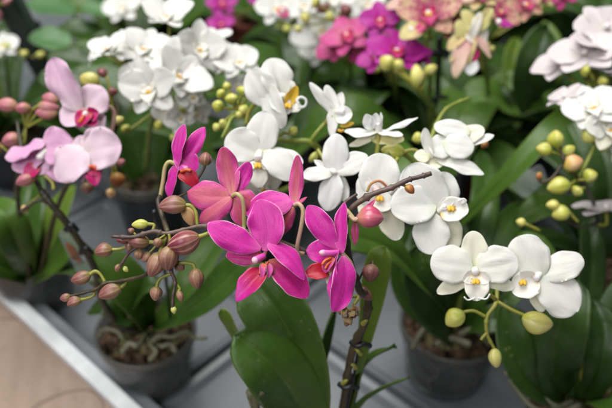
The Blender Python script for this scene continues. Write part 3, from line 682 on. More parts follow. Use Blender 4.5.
f.add((375, 199.5, 3), 7, (0.4, .3, .8), kind='sepal', mats=['mag_back', 'dark_lip', 'mag_edge'], bend=.1)
f.tube([(355, 221, 0), (349, 213, -4), (346, 210, -6)], 2.4, 'ped_cream')

# withered flowers low on the stem
for k, (u, v) in enumerate(((349, 321), (344, 312), (354, 313))):
    f = PF(p1, .40, (u, v-8, 0), 'mag', (u+1, v-3, 2), 2.2, 'wilt')
    for a in range(6):
        an = a*1.05+k*.7; rr = R.uniform(3.5, 6)
        f.add((u+rr*math.cos(an), v+1+rr*math.sin(an), 4+4*math.sin(a*2.)), R.uniform(5, 8), (math.cos(an), .5, .8), (u+R.uniform(-2, 2), v-3+R.uniform(-2, 2), R.uniform(0, 3)), kind='sepal', mats=[('wilt_p', 'wilt_q')[a % 2]]*3, bend=R.uniform(.05, .35), cup=R.uniform(-.8, .9), ruff=.14, twist=R.uniform(-1, 1), nt=9, ns=7)
    f.tube([(u, v-8, 0), (u+4, v-14, -3), (358, 296, -6)], 1.5, 'ped_yel')

# F1: the sharp flower
f = PF(p1, .372, (264, 256, 0), 'mag', (253, 261.5, 12), 4.0)
f.add((226, 256, -9), 24, (-.1, .35, 1), (262, 258, -3), 'sepal', p=.95, q=.55, bend=.03, cup=-.1, sidebend=-.14)
f.add((307, 298, 4), 31, (.42, .25, .85), (268, 261, -4), 'sepal', p=1.05, q=.55, bend=.08, cup=.1, sidebend=.06)
f.add((257, 200.5, -4), 38, (-.1, .2, 1), (264, 251, 0), 'sepal', mats=['mag', 'mag_back', 'mag_edge'], p=1.05, q=.6, bend=.05, cup=.06, sidebend=-.24, ruff=.03)
f.add((208, 223, 4), 28, (-.12, .3, 1), (261, 249, 2), p=1.12, q=.55, bend=.04, cup=-.06, sidebend=.1, ruff=.03)
f.add((304, 280, 12), 25, (.55, .5, .75), (268, 243, 2), p=.8, q=.55, bend=.1, cup=-.08, sidebend=.12, ruff=.02)
f.add((236.5, 301.5, 16), 24, (-.25, .3, .9), (264, 270, 6), 'lip', p=.85, q=.55, bend=.12, cup=.2, point=.35, groove=.03)
f.add((262, 279, 12), 6, (.2, .2, 1), (262, 263, 5), 'side_lobe', mats=['pale_side']*2+['mag_edge'], bend=.15, cup=.5)
f.add((268, 278, 11), 8, (.6, .2, .7), (266, 262, 4), 'side_lobe', mats=['pale_side']*2+['mag_edge'], bend=.15, cup=.6)
for q in ([(264, 264, 6), (260.5, 269, 9), (259.5, 274, 10)], [(266, 264, 6), (263, 268, 9), (262, 272, 11)], [(268, 262, 4), (266, 266, 8), (266, 269, 9)]):
    f.tube(q, 1.05, 'callus', 'callus', wob=.3)
f.tube([(264, 256, -1), (266, 248, -10), (262, 240, -20), (250, 232, -26)], 2.0, 'ped_pink')

# F2: seen from its side
f = PF(p1, .378, (340, 252, 0), 'mag', (319, 252.5, 6), 3.4)
f.add((306.5, 251, -2), 25, (-.35, .1, .9), (336, 252, -4), p=.9, q=.5, bend=.06, cup=.1)
f.add((308, 205.5, -3), 25, (-.25, .25, .9), (337, 249, -2), 'sepal', mats=['mag', 'mag_back', 'mag_edge'], p=1.2, q=.6, bend=.06, cup=.1, ruff=.03)
f.add((344.5, 202, -2), 17, (-.5, .1, .8), (342, 254, 0), p=.95, q=.65, bend=.05, cup=.35)
f.add((333, 312, 9), 28, (.35, .05, .9), (343, 256, 2), p=1.0, q=.6, bend=.08, cup=.15, sidebend=.12, ruff=.03)
f.add((331, 302, 10), 10, (-.85, .05, .55), (339, 250, 4), 'sepal', mats=['mag', 'mag_back', 'mag_edge'], p=1.0, q=.6, bend=.04, cup=.1)
f.add((304, 275, 6), 18, (0, .5, .9), (328, 272, 2), 'lip', mats=['red_lip2']*2+['red_lip2'], p=.8, q=.5, bend=.15, cup=.25, point=.3)
f.add((325, 273, 5), 12, (-.5, .2, .8), (334, 258, 2), 'side_lobe', bend=.1, cup=.6)
f.add((327, 284, 0), 10, (0, .2, .9), (335, 272, 0), 'sepal', mats=['cream']*3)
for q in ([(332, 261, 3), (328, 264, 6), (325, 269, 8)], [(331, 258, 4), (325, 261, 8), (322, 265, 9)], [(334, 263, 3), (331, 268, 7), (329, 272, 8)]): f.tube(q, 1.3, 'callus', 'callus', wob=.3)
f.tube([(342, 253, -2), (350, 262, -6), (352, 268, -10), (352, 275, -20)], 2.2, 'ped_cream')

# F3: seen from behind
f = PF(p1, .395, (232, 196, 0), 'mag', (233, 195, -8), 3.5)
bk = ['mag_back', 'mag', 'mag_edge']
f.add((249.5, 162, -6), 17, (.2, .1, 1), (236, 193, -5), 'petal', mats=['mag', 'mag', 'mag_edge'], p=1.1, q=.5, bend=.02)
f.add((187.5, 192, -4), 31, (-.2, .3, 1), (231, 196, -1), 'petal', mats=bk, p=1.05, q=.55, bend=.1, cup=-.15, sidebend=.1)
f.add((256, 206, -4), 22, (.3, .2, 1), (236, 194, -2), 'petal', mats=bk, p=.95, q=.5, bend=.08, cup=-.15)
f.add((223, 147, -1), 23, (-.1, .2, 1), (232, 195, 1), 'sepal', mats=bk, p=1.0, q=.5, bend=-.06, cup=-.2, ruff=.03)
f.add((200, 223, 4), 24, (-.2, .25, 1), (232, 197, 1), 'sepal', mats=bk, p=1.0, q=.5, bend=.1, cup=-.3)
f.add((242, 226, 1), 17, (.2, .2, 1), (234, 198, 0), 'sepal', mats=bk, p=1.0, q=.55, bend=.1, cup=-.25)
f.tube([(232, 196, 2), (237, 194, 8), (242, 199, 9), (244, 210, 6), (244, 228, 0), (243, 233, 10)], 2.2, 'ped_cream', n=24)
# F4: turned away, behind the sharp one
f = PF(p1, .392, (294, 205, 0), 'mag', (291, 202, -8), 3.5)
f.add((246, 211, -8), 33, (-.1, .5, .9), (292, 200, -3), 'petal', mats=['mag', 'mag', 'mag_edge'], p=.9, q=.5, bend=.1, cup=.1, sidebend=.12)
f.add((297.5, 155, -3), 15, (-.2, .1, 1), (294, 205, 0), 'sepal', mats=bk, p=.95, q=.5, bend=-.05, cup=-.15)
f.add((280, 237, 0), 17, (.2, .1, 1), (294, 207, 1), 'sepal', mats=bk, p=.9, q=.55, bend=.12, cup=-.25, sidebend=-.15)
f.add((270, 228, -5), 26, (-.1, .2, 1), (290, 204, -4), 'petal', mats=['mag', 'mag', 'mag_edge'], p=.9, q=.5)
f.add((307, 197, 3), 4, (0, .4, .8), (296, 205, 1), 'sepal', mats=bk, nt=7, ns=5)
f.tube([(294, 205, 1), (299, 204, 5), (303, 211, 6), (301, 228, 4), (297, 250, 0), (304, 254, -4)], 2.2, 'ped_pink', n=24)
# F5: the side view flower on the left
f = PF(p1, .405, (178, 165, 0), 'mag', (188, 170, 5), 3.2)
f.add((184.5, 124.5, 2), 15, (-.4, .1, .9), (177, 168, 2), 'sepal', mats=['mag', 'mag_back', 'mag_edge'], p=1., q=.55, bend=.06, cup=.25)
f.add((204.5, 127, -4), 17, (.2, .1, .9), (181, 166, 0), 'petal', p=1.05, q=.6, bend=.04, cup=.1)
f.add((197, 170, 1), 24, (.3, .1, .9), (177, 154, -2), 'petal', p=.9, q=.5, bend=.08, cup=.1)
f.add((169, 197, 3), 13, (-.5, .1, .9), (178, 163, 2), 'sepal', mats=['mag', 'mag_back', 'mag_edge'], p=1., q=.5, bend=.06, cup=.2)
f.add((197, 186, 4), 17, (.2, .4, .9), (179, 171, 3), 'lip', mats=['red_lip2']*3, p=.9, q=.5, bend=.15, cup=.3)
f.tube([(181, 172, 5), (186, 170, 7), (191, 171, 7)], 1.8, 'callus', 'callus')
f.tube([(176, 164, 1), (169, 162, 2), (165, 168, 1), (163, 182, -1), (160, 198, -3)], 2.1, 'ped_cream', n=20)

# ------------------------------------------------------------------ clear pot beside the rail
l2 = orchid('orchid in a smoky clear pot beside the rail, leafy, tied to a thin black stake', root_at(146, 330, .068), .0445, .034, .07)
c2 = V(l2.location)
pleaf(l2, [(150, 330, .63), (172, 318, .585), (205, 298, .55), (238, 268, .535), (262, 254, .535)], 38, 'leaf_a', (-.3, .6, .7))
pleaf(l2, [(150, 328, .63), (140, 300, .58), (118, 272, .56), (92, 250, .56)], 44, 'leaf_b', (.2, .4, .8))
pleaf(l2, [(152, 328, .63), (180, 296, .61), (210, 250, .62), (236, 222, .64)], 34, 'leaf_b', (-.3, .5, .8))
pleaf(l2, [(140, 330, .63), (132, 305, .59), (145, 285, .57), (160, 282, .57)], 30, 'leaf_d', (.2, .6, .7))
pleaf(l2, [(137, 334, .63), (128, 318, .60), (105, 305, .59), (88, 312, .60)], 26, 'leaf_d', (-.2, .6, .7))
for pts in ([(99, 338, .625), (104, 329, .60), (118, 332, .595), (126, 342, .595), (142, 343, .60), (148, 332, .62)], [(152, 342, .60), (160, 336, .595), (172, 337, .592), (186, 332, .597), (194, 338, .60), (207, 338, .605)], [(122, 352, .59), (130, 344, .588), (138, 346, .59), (146, 334, .61)],
            [(176, 352, .60), (170, 344, .60), (160, 346, .60), (150, 333, .62)], [(150, 360, .595), (156, 352, .592), (150, 344, .60), (147, 330, .62)]):
    ptube('aerial_root', l2, pts, .0022, M['root'], wob=.35, r1=.0015, n=36)
ptube('stake', l2, [(172, 335, .63), (166, 280, .54), (154, 211, .45)], .0013, M['stake'])
for v in (235, 250): 
    q = .45+(v-211)*.0013
    ptube('stem_clip', l2, [(151, v, q), (157, v-4, q-.002), (162, v+2, q)], .0022, M['stake'])
ptube('flower_stem', l2, [(146, 332, .63), (120, 325, .60), (102, 300, .57), (94, 267, .545), (71, 229, .52), (52, 205, .51), (41, 190, .51)], .0032, M['stem_black'], r1=.0022, nodes=6, wob=.15, n=50)
for (u, v, d) in ((71, 229, .515), (86, 252, .53)): ptube('stem_clip', l2, [(u-5, v+1, d), (u, v-4, d-.004), (u+6, v+2, d)], .0022, M['stake'])
ptube('flower_stem', l2, [(41, 190, .51), (30, 168, .515), (22, 150, .52), (17, 120, .53)], .0018, M['stem_black'], r1=.0012)
pbud(l2, .50, (36, 176), (16, 184), 13, 'bud_rosy', [(42, 174), (52, 182), (54, 190)], pr=2.2)
pbud(l2, .51, (28, 206), (22, 212), 8, 'bud_orange', [(34, 200), (40, 195)], pr=1.6)
ptube('flower_stem', l2, [(52, 205, .51), (40, 200, .505), (30, 205, .505), (20, 212, .505)], .0014, M['stem_olive'], r1=.001)

# ------------------------------------------------------------------ pale pink orchid, left edge
l1 = orchid('pale pink orchid at the left edge, crimson lips, rosy buds above its brown-rimmed pot', root_at(25, 246, .07), .047, .036, .07)
pleaf(l1, [(35, 278, .69), (52, 262, .64), (66, 245, .62), (70, 232, .62)], 40, 'leaf_b', (-.1, .5, .8))
pleaf(l1, [(28, 278, .69), (18, 245, .63), (6, 218, .61), (-8, 200, .62)], 38, 'leaf_b', (.2, .4, .8))
pleaf(l1, [(35, 276, .69), (48, 240, .66), (60, 205, .66), (70, 185, .68)], 34, 'leaf_c', (-.2, .4, .8))
pleaf(l1, [(30, 276, .69), (70, 268, .62), (92, 272, .60), (112, 290, .60)], 28, 'leaf_d', (-.1, .7, .6))
pleaf(l1, [(26, 278, .69), (24, 235, .66), (30, 195, .68), (34, 165, .70)], 40, 'leaf_a', (-.2, .3, .8))
pleaf(l1, [(26, 278, .69), (-8, 262, .65), (-30, 265, .65), (-50, 290, .66)], 34, 'leaf_a')
tg = thing('plant_tag', 'clear rounded plant tag with orange print, standing among leaves left of the bud sprays', 'plant tag', T(80, 285, .0015))
def tagmesh(name, par, c, r, h, m, dz):
    k = 20; pts = []
    for i in range(k):
        a = math.pi*i/(k-1); pts.append((r*math.cos(a), h*.5+r*math.sin(a)*1.3))
    pts += [(-r, -h*.5), (r, -h*.5)]
    X, Y, Z = cv((.88, -.30, .1)), cv((-.38, .9, .2)), cv((.1, -.3, .95))
    vs = [c+X*x+Y*y+Z*(dz+.0005) for x, y in pts]+[c+X*x+Y*y+Z*(dz-.0005) for x, y in pts]; n = len(pts)
    fs = [tuple(range(n)), tuple(range(2*n-1, n-1, -1))]+[(i, n+i, n+(i+1) % n, (i+1) % n) for i in range(n)]
    return mesh_obj(name, vs, fs, [M[m]], par, None, None, c, flat=True)
tagmesh('tag_plate', tg, P(80, 262, .575), .0085, .032, 'clearp', 0)
tagmesh('tag_print', tg, P(75, 255, .573), .0045, .010, 'tagprint', .0012)
tube('tag_stem', tg, [P(84, 275, .577), T(80, 285, .03), T(80, 285, .002)], .0012, M['clearp'])

f = PF(l1, .50, (84, 112, 0), 'pink', (87, 116, 5), 4)
f.add((52, 58, 2), 32, (-.3, .2, .9), (80, 112, 0), 'sepal', mats=['pink', 'pink_pale', 'pink_pale'], p=1.05, q=.55, bend=.06, cup=.1, ruff=.05)
f.add((104, 88, -4), 34, (.2, .3, .9), (82, 112, -2), 'petal', mats=['pink_pale', 'pink_pale', 'pink_pale'], p=1., q=.5, ruff=.05)
f.add((62, 124, 2), 29, (-.2, .2, .9), (82, 106, -1), 'petal', mats=['pink_pale', 'pink', 'pink_pale'], p=.9, q=.5, ruff=.05)
f.add((103, 130, -4), 25, (.2, .2, .9), (86, 112, -3), 'sepal', mats=['pink_pale']*3, ruff=.05)
f.add((78, 127, 7), 17, (-.1, .3, .9), (90, 112, 3), 'lip', bend=.15, cup=.3); f.add((99, 112, 6), 15, (.2, .2, .9), (88, 117, 3), 'side_lobe', cup=.5)
f.add((97, 125, 7), 15, (.2, .2, .9), (86, 117, 3), 'side_lobe', cup=.5)
f.tube([(84, 116, 6), (82, 119, 8), (79, 123, 9)], 2.2, 'callus', 'callus')
f.tube([(84, 112, -2), (100, 105, -12), (114, 112, -20), (110, 140, -24)], 2.2, 'ped_pink')
f = PF(l1, .49, (88, 162, 0), 'pink', (86, 167, 5), 4)
f.add((121, 144, 3), 43, (.3, .2, .9), (84, 155, 0), 'petal', mats=['pink_pale', 'pink', 'pink_pale'], p=1., q=.5, bend=.1, cup=.1, ruff=.05)
f.add((108, 128, -3), 38, (.2, .2, .9), (92, 160, -2), 'sepal', mats=['pink_pale', 'pink', 'pink_pale'], p=.9, q=.5, ruff=.05)
f.add((58, 180, 2), 45, (-.3, .2, .9), (86, 148, -1), 'petal', mats=['pink_pale', 'pink', 'pink_pale'], p=1., q=.5, bend=.1, ruff=.05)
f.add((78, 136, -4), 29, (-.1, .3, .9), (88, 160, -3), 'sepal', mats=['pink_pale']*3, ruff=.05)
f.add((96, 186, 7), 15, (.1, .2, .9), (92, 166, 3), 'lip', bend=.1, cup=.3); f.add((102, 174, 5), 14, (.3, .2, .9), (88, 166, 3), 'side_lobe', cup=.5)
f.add((82, 182, 5), 8, (-.3, .2, .9), (88, 160, 3), 'side_lobe', mats=['pink_pale']*3)
f.tube([(90, 167, 6), (94, 167, 8), (98, 170, 8)], 2, 'callus', 'callus')
f.tube([(88, 162, -2), (104, 160, -14), (112, 150, -24)], 2.2, 'ped_pink')
f = PF(l1, .50, (46, 150, 0), 'pink', (38, 160, 5), 4)
f.add((5, 158, 3), 25, (-.2, .7, .7), (46, 142, 0), 'petal', mats=['pink_hot', 'pink', 'pink_pale'], p=.9, q=.5, ruff=.05)
f.add((74, 144, 2), 40, (.3, .2, .9), (42, 150, 0), 'petal', mats=['pink_hot', 'pink', 'pink_pale'], p=.9, q=.5, bend=.12, ruff=.05)
f.add((62, 182, 0), 29, (.1, .2, .9), (50, 146, -1), 'sepal', mats=['pink_hot', 'pink', 'pink_pale'], ruff=.05)
f.add((12, 168, 0), 27, (-.2, .3, .9), (46, 152, -2), 'sepal', mats=['pink_hot', 'pink', 'pink_pale'], p=.9, q=.5, ruff=.05)
f.add((28, 172, 2), 29, (0, .3, .9), (48, 154, -2), 'sepal', mats=['pink', 'pink', 'pink_pale'], p=.9, q=.5, ruff=.05)
f.add((26, 178, 4), 16, (0, .2, .9), (38, 164, 1), 'lip', bend=.1, cup=.2)
f.tube([(46, 150, -2), (58, 142, -14), (74, 140, -26)], 2.2, 'ped_pink')
ptube('flower_stem', l1, [(30, 276, .68), (18, 200, .60), (22, 150, .56), (30, 115, .55), (52, 102, .55)], .0022, M['stem_black'], r1=.0014, n=40, nodes=5)
ptube('flower_stem', l1, [(40, 276, .68), (60, 200, .60), (95, 150, .54), (112, 138, .535), (118, 110, .535), (108, 95, .54)], .0022, M['stem_olive'], r1=.0014, n=40, nodes=5)
for b, t, w, m in (((18, 106), (-4, 105), 14, 'bud_rosy'), ((31, 108), (15, 109), 11, 'bud_rosy'), ((38, 105), (60, 108), 13, 'bud_rosy'), ((58, 113), (35, 112), 13, 'bud_rosy'), ((60, 100), (42, 97), 12, 'bud_rosy'),
                   ((22, 138), (2, 143), 15, 'bud_rosy'), ((2, 146), (-12, 150), 14, 'bud_rosy')):
    pbud(l1, .53, b, t, w, m, [((b[0]+26)/2, b[1]+6, -3), (26, 128, -8)], pr=1.6)
for b, t, w, m in (((116, 172), (118, 188), 15, 'bud_tan'), ((112, 188), (110, 198), 10, 'bud_orange'), ((86, 182), (88, 194), 13, 'bud_brown'), ((100, 83), (80, 77), 17, 'bud_yellow'), ((117, 165), (125, 160), 8, 'bud_rosy'), ((108, 90), (118, 92), 9, 'bud_dark'), ((107, 76), (97, 70), 9, 'bud_dark'), ((112, 122), (124, 118), 9, 'bud_yellow')):
    pbud(l1, .53, b, t, w, m, [(113, (b[1]+130)/2, -4), (114, 130, -8)], pr=1.4)

# ------------------------------------------------------------------ left white cluster in a dark pot
wb = orchid('white orchid with a dense flower cluster, upper left, black pot behind the pale pink flowers', root_at(146, 172, .09), .04, .031, .09, 'pot_dark', 'pot_rim')
G = {}
def gen(parent, u, v, d, face, roll, spx, kind, ped=None, **k):
    return flower(parent, P(u, v, d), face, roll, spx*d/FPX, kind, [P(*ped)] if ped else None, **k)
for (u, v, d, fc, rl, s) in ((110, 50, .56, (-.2, .62, .6), .1, 54), (145, 50, .575, (.1, .35, .8), -.2, 64), (168, 18, .60, (.1, .45, .75), .15, 62), (150, 88, .53, (-.1, .05, 1), .1, 74), (180, 76, .545, (.5, .1, .8), -.6, 68), (198, 48, .575, (.35, .2, .9), .3, 66), (170, 62, .56, (-.2, .2, .9), .8, 56),
                                (238, 62, .585, (.05, .5, .8), .2, 56), (190, 96, .545, (.5, -.1, .8), .7, 44), (135, 75, .56, (-.4, .2, .8), -.5, 50), (212, 40, .61, (.2, .7, .6), 0, 46), (236, 86, .60, (.2, .2, .9), .3, 36), (166, 112, .56, (0, -.1, 1), 0, 36), (98, 52, .59, (-.6, .5, .5), .4, 40), (128, 46, .60, (.1, .5, .7), .5, 50), (214, 62, .60, (.2, .3, .8), .2, 52), (180, 118, .56, (.1, -.1, .9), .5, 40), (196, 112, .57, (.4, -.2, .8), .2, 40)):
    gen(wb, u, v, d, (fc[0]+R.uniform(-.25, .25), fc[1]+R.uniform(-.15, .25), fc[2]), rl+R.uniform(-.3, .3), s*.86, 'white', (168, 86, .60), pmat='ped_yel', nt=11, jit=.13, openz=R.uniform(.0, .32))
ptube('flower_stem', wb, [(146, 170, .775), (150, 130, .68), (160, 95, .61), (178, 66, .60), (200, 50, .62)], .0025, M['stem_green'], r1=.0015, n=30, nodes=5)
ptube('flower_stem', wb, [(160, 95, .61), (140, 70, .60), (118, 62, .60)], .0016, M['stem_green'], r1=.001)
for b, t, w in (((212, 84), (208, 92), 10), ((163, 128), (155, 122), 11), ((185, 105), (183, 114), 11), ((128, 132), (122, 126), 10), ((176, 134), (172, 142), 9)): pbud(wb, .56, b, t, w, 'bud_green', [(170, 100, -10)], pr=1.5)
rosette(wb, V(wb.location), 5, .16, .05, ['leaf_d', 'leaf_a', 'leaf_d'], 3, a0=.2, arc=2.9, lift=(.4, .8))

# ------------------------------------------------------------------ white orchid behind the magenta one (yellow green buds)
wc = orchid('white orchid with yellow lips and round yellow green buds, behind the magenta flowers', root_at(262, 196, .07), .042, .034, .07, 'pot_dark')
f = PF(wc, .465, (272, 95, 0), 'white', (284, 99, 6), 4)
f.add((251, 69, 2), 34, (-.4, .3, .8), (273, 104, 0), 'petal', p=.95, q=.5, bend=.06, cup=.1, sidebend=.05)
f.add((283, 128, 5), 26, (-.5, .1, .8), (268, 84, 2), 'sepal', p=1., q=.5, bend=.08, cup=.15)
f.add((272, 58, -4), 34, (.2, .3, .9), (280, 98, -2), 'petal', p=1., q=.5, bend=.08, cup=.1)
f.add((294, 82, -4), 24, (.3, .2, .9), (278, 100, -3), 'sepal')
f.add((290, 113, 6), 20, (.2, .2, .9), (272, 96, 3), 'side_lobe', mats=['white', 'white', 'white_edge'], p=.8, q=.45, cup=.3)
f.add((297, 86, 5), 13, (.5, .2, .8), (286, 106, 3), 'side_lobe', mats=['yellow_lobe']*3, p=.8, q=.5, cup=.3)
f.add((302, 107, 4), 12, (.3, .3, .8), (287, 107, 3), 'lip', p=.9, q=.5)
f.callus(288.0,106.0,9.0)
f.tube([(298, 108, 4), (305, 106, 5), (306, 100, 6), (301, 97, 7), (297, 100, 8), (299, 104, 8)], 1.3, 'white_edge', 'tendril', n=24)
f.tube([(272, 95, -2), (262, 98, -12), (250, 110, -22), (246, 125, -26)], 2.2, 'ped_yel')
f = PF(wc, .44, (260, 152, 0), 'white', (258, 160, 7), 4.6)
f.add((226, 137, 1), 36, (-.2, .2, .9), (258, 154, 0), 'petal', p=.95, q=.5, bend=.08, cup=.08, ruff=.03)
f.add((266, 111, -1), 33, (.05, .2, 1), (259, 155, -1), 'sepal', mats=['white', 'white_back', 'white_edge'], p=1., q=.5, bend=.05)
f.add((291, 180, 3), 30, (.3, .2, .9), (262, 152, 1), 'petal', p=1., q=.5, bend=.1, cup=.1, sidebend=.1)
f.add((303, 163, -4), 22, (.2, .4, .9), (266, 152, -3), 'sepal', p=1., q=.5)
f.add((228, 168, -3), 22, (-.2, .3, .9), (258, 156, -3), 'sepal')
f.add((259, 188, 8), 19, (0, .4, .9), (258, 164, 3), 'lip', p=1., q=.5, bend=.1)
f.add((248, 170, 8), 11, (-.5, .2, .8), (257, 161, 3), 'side_lobe'); f.add((270, 170, 8), 11, (.5, .2, .8), (261, 161, 3), 'side_lobe')
f.callus(258.0,166.0,11.0)
f.tube([(260, 152, -2), (264, 142, -14), (274, 140, -22)], 2.4, 'stem_green')
gen(wc, 262, 186, .455, (.2, -.3, .9), .4, 44, 'cream', (262, 160, .47))
ptube('flower_stem', wc, [(262, 196, .77), (285, 190, .64), (318, 170, .52), (322, 155, .49), (310, 142, .475), (292, 141, .475), (273, 138, .475), (255, 128, .48), (244, 112, .49), (236, 98, .50)], .0024, M['stem_green'], r1=.0014, n=60, nodes=8)
ptube('flower_stem', wc, [(310, 142, .475), (318, 131, .472), (329, 119, .472)], .0016, M['stem_green'], r1=.0012)
ptube('flower_stem', wc, [(244, 112, .49), (232, 118, .485), (227, 128, .48), (222, 138, .48)], .0014, M['stem_green'], r1=.001)
for b, t, w in (((224, 108), (212, 104), 13), ((232, 104), (231, 93), 13), ((240, 106), (247, 114), 11), ((236, 112), (243, 118), 10), ((220, 124), (214, 131), 9), ((227, 127), (228, 138), 8), ((226, 120), (220, 127), 10), ((241, 96), (246, 86), 13), ((247, 98), (252, 90), 11), ((224, 97), (218, 90), 11), ((229, 90), (225, 82), 9)):
    pbud(wc, .485, b, t, w, 'bud_green', [((b[0]+238)/2, (b[1]+110)/2, -4), (240, 109, -6)], pr=1.5)
pbud(wc, .47, (289, 134), (297, 127), 10, 'bud_green', [(284, 133), (278, 137)], pr=1.5)
pbud(wc, .475, (317, 152), (309, 162), 8, 'bud_green', [(319, 148)], pr=1.5)
rosette(wc, V(wc.location), 5, .15, .05, ['leaf_b', 'leaf_d', 'leaf_a'], 11, a0=.2, arc=3.2)

# ------------------------------------------------------------------ central white orchid
wd = orchid('white orchid with the central flower mass, in a clear bark-filled pot right of centre', root_at(453, 321, .07), .0475, .037, .07)
pleaf(wd, [(450, 322, .625), (425, 285, .56), (392, 250, .52), (352, 236, .50), (338, 236, .50)], 44, 'leaf_b', (-.1, .6, .8))
pleaf(wd, [(455, 328, .62), (446, 305, .575), (434, 272, .55), (422, 240, .55)], 72, 'leaf_d', (-.1, .4, .9), base_w=.7)
pleaf(wd, [(462, 326, .625), (480, 285, .60), (500, 240, .62), (520, 205, .66)], 34, 'leaf_a', (-.3, .4, .8))
pleaf(wd, [(460, 330, .625), (485, 320, .59), (515, 322, .59), (540, 345, .60)], 30, 'leaf_d')
pleaf(wd, [(440, 330, .625), (408, 300, .60), (402, 262, .60), (412, 225, .62)], 30, 'leaf_d', (.3, .4, .8))
for pts in ([(440, 335, .615), (430, 325, .60), (420, 335, .60), (412, 350, .605)], [(470, 345, .60), (450, 338, .60), (435, 345, .60)], [(458, 335, .61), (475, 330, .605), (490, 345, .605)]):
    ptube('aerial_root', wd, pts, .003, M['root'], wob=.2, r1=.002)
ptube('flower_stem', wd, [(455, 330, .625), (462, 270, .56), (440, 215, .50), (420, 170, .475), (400, 152, .46), (380, 158, .45), (340, 175, .445)], .0026, M['stem_green'], r1=.0014, n=60, nodes=7)
ptube('flower_stem', wd, [(420, 170, .475), (430, 142, .49), (437, 123, .505), (445, 110, .52), (456, 103, .53), (469, 98, .535)], .0017, M['stem_green'], r1=.0008, n=40, nodes=4)
ptube('stake', wd, [(457, 333, .63), (458, 260, .57), (459, 170, .505)], .0012, M['stake'])
pleaf(wd, [(452, 325, .63), (430, 230, .60), (410, 170, .61), (388, 128, .66)], 30, 'leaf_b', (.1, .4, .9))
pleaf(wd, [(460, 325, .63), (478, 240, .62), (486, 190, .64), (480, 150, .68)], 30, 'leaf_a', (-.1, .4, .9))
pleaf(wd, [(462, 328, .625), (500, 300, .61), (520, 270, .62), (524, 245, .64)], 32, 'leaf_b', (-.2, .5, .8))
# D4 back view on the left
f = PF(wd, .43, (334, 171, 0), 'white', (334, 170, -8), 3.4)
f.add((337, 133.5, -1), 27, (-.05, .2, 1), (334, 174, 0), 'sepal', mats=['white', 'white', 'white_edge'], p=1., q=.5, bend=.04, cup=-.1)
f.add((368, 156, -2), 23, (.15, .25, .95), (334, 172, 0), 'petal', p=1., q=.5, bend=.05, cup=-.08)
f.add((302, 176, 2), 17, (-.1, .4, .9), (334, 172, 0), 'petal', p=1., q=.5, bend=.05)
f.add((327, 211, 4), 25, (-.1, .15, 1), (335, 172, 0), 'sepal', mats=['white', 'white', 'white_edge'], p=1.1, q=.5, bend=.06, cup=-.1)
f.add((314, 160, -4), 8, (0, .3, .9), (330, 171, -2), 'sepal'); f.add((346, 202, -3), 16, (.1, .2, .9), (337, 174, -3), 'sepal')
f.tube([(334, 171, -2), (328, 163, -10), (322, 156, -14), (318, 150, -18)], 2.0, 'ped_yel')
f.tube([(331, 170, 0), (333.5, 172, 2.5), (336, 173, 1)], 2.2, 'col_white', 'column')
# D6 seen from its side, D5 flat
f = PF(wd, .455, (335, 112, 0), 'white', (346, 112, 3), 4.5)
f.add((309.5, 82.5, 1), 11, (-.5, .3, .7), (336, 116, 0), 'petal', p=1., q=.55)
f.add((326, 85, -2), 14, (-.2, .2, .9), (337, 118, -1), 'sepal', mats=['white', 'white_back', 'white_edge'], p=1., q=.5)
f.add((332, 138, 2), 12, (-.4, .1, .8), (333, 106, 1), 'sepal', mats=['white', 'white_back', 'white_edge'], p=.9, q=.5)
f.add((342, 92, -4), 12, (0, .2, .9), (336, 114, -2), 'petal')
f.add((352, 112, 5), 19, (.3, .3, .8), (335, 118, 3), 'side_lobe', mats=['white', 'white', 'yellow_lobe'], p=.8, q=.42, cup=.3)
f.add((354, 123, 3), 6, (.3, .3, .8), (340, 126, 1), 'lip', mats=['yellow_lobe']*3)
f.tube([(338, 130, 3), (341, 131, 4), (344, 130, 4)], 1.5, 'callus_y', 'callus')
f.tube([(334, 116, 0), (329, 119, -4), (326, 123, -8)], 2.3, 'ped_yel')
f = PF(wd, .445, (379, 132, 0), 'white', (377, 122, 2), 4.2)
f.add((344.5, 131, 3), 14, (0, .75, .6), (379, 131, 2), 'petal', p=1.05, q=.5, bend=-.06)
f.add((403, 135, 3), 11, (0, .75, .6), (375, 131, 2), 'petal', p=1.05, q=.5)
f.add((418, 117.5, -2), 7.5, (-.2, .7, .6), (380, 133, 0), 'sepal', mats=['white', 'white', 'white_edge'], p=1.5, q=.5)
f.add((349, 146, -1), 9, (0, .5, .8), (378, 133, -1), 'sepal', mats=['cream']*3, p=1., q=.5, bend=-.05)
f.add((404, 139, -2), 13, (.1, .3, .9), (371, 139, -1), 'sepal', mats=['cream_y']*3, p=.9, q=.45)
f.add((366, 114, 4), 13, (-.2, .2, .9), (372, 130, 1), 'side_lobe', mats=['white', 'white', 'white_edge'], cup=.5)
f.add((376, 113, 5), 11, (.1, .2, .9), (374, 129, 2), 'side_lobe', mats=['white', 'white', 'white_edge'], cup=.5)
f.add((381, 112, 2), 4.5, (.3, .2, .9), (380, 131, 1), 'lip', mats=['white', 'white', 'white_edge'], cup=.3)
f.tube([(378, 135, -1), (378, 146, -2), (376, 158, -4)], 2.6, 'ped_yel')
pbud(wd, .455, (405, 152), (381, 150), 16, 'bud_green', [(412, 150), (420, 152)], pr=2.2)
pbud(wd, .49, (424, 137), (412, 140), 12, 'bud_green', [(428, 138)], pr=1.8)
pbud(wd, .47, (424, 180), (421, 188), 7, 'bud_green')
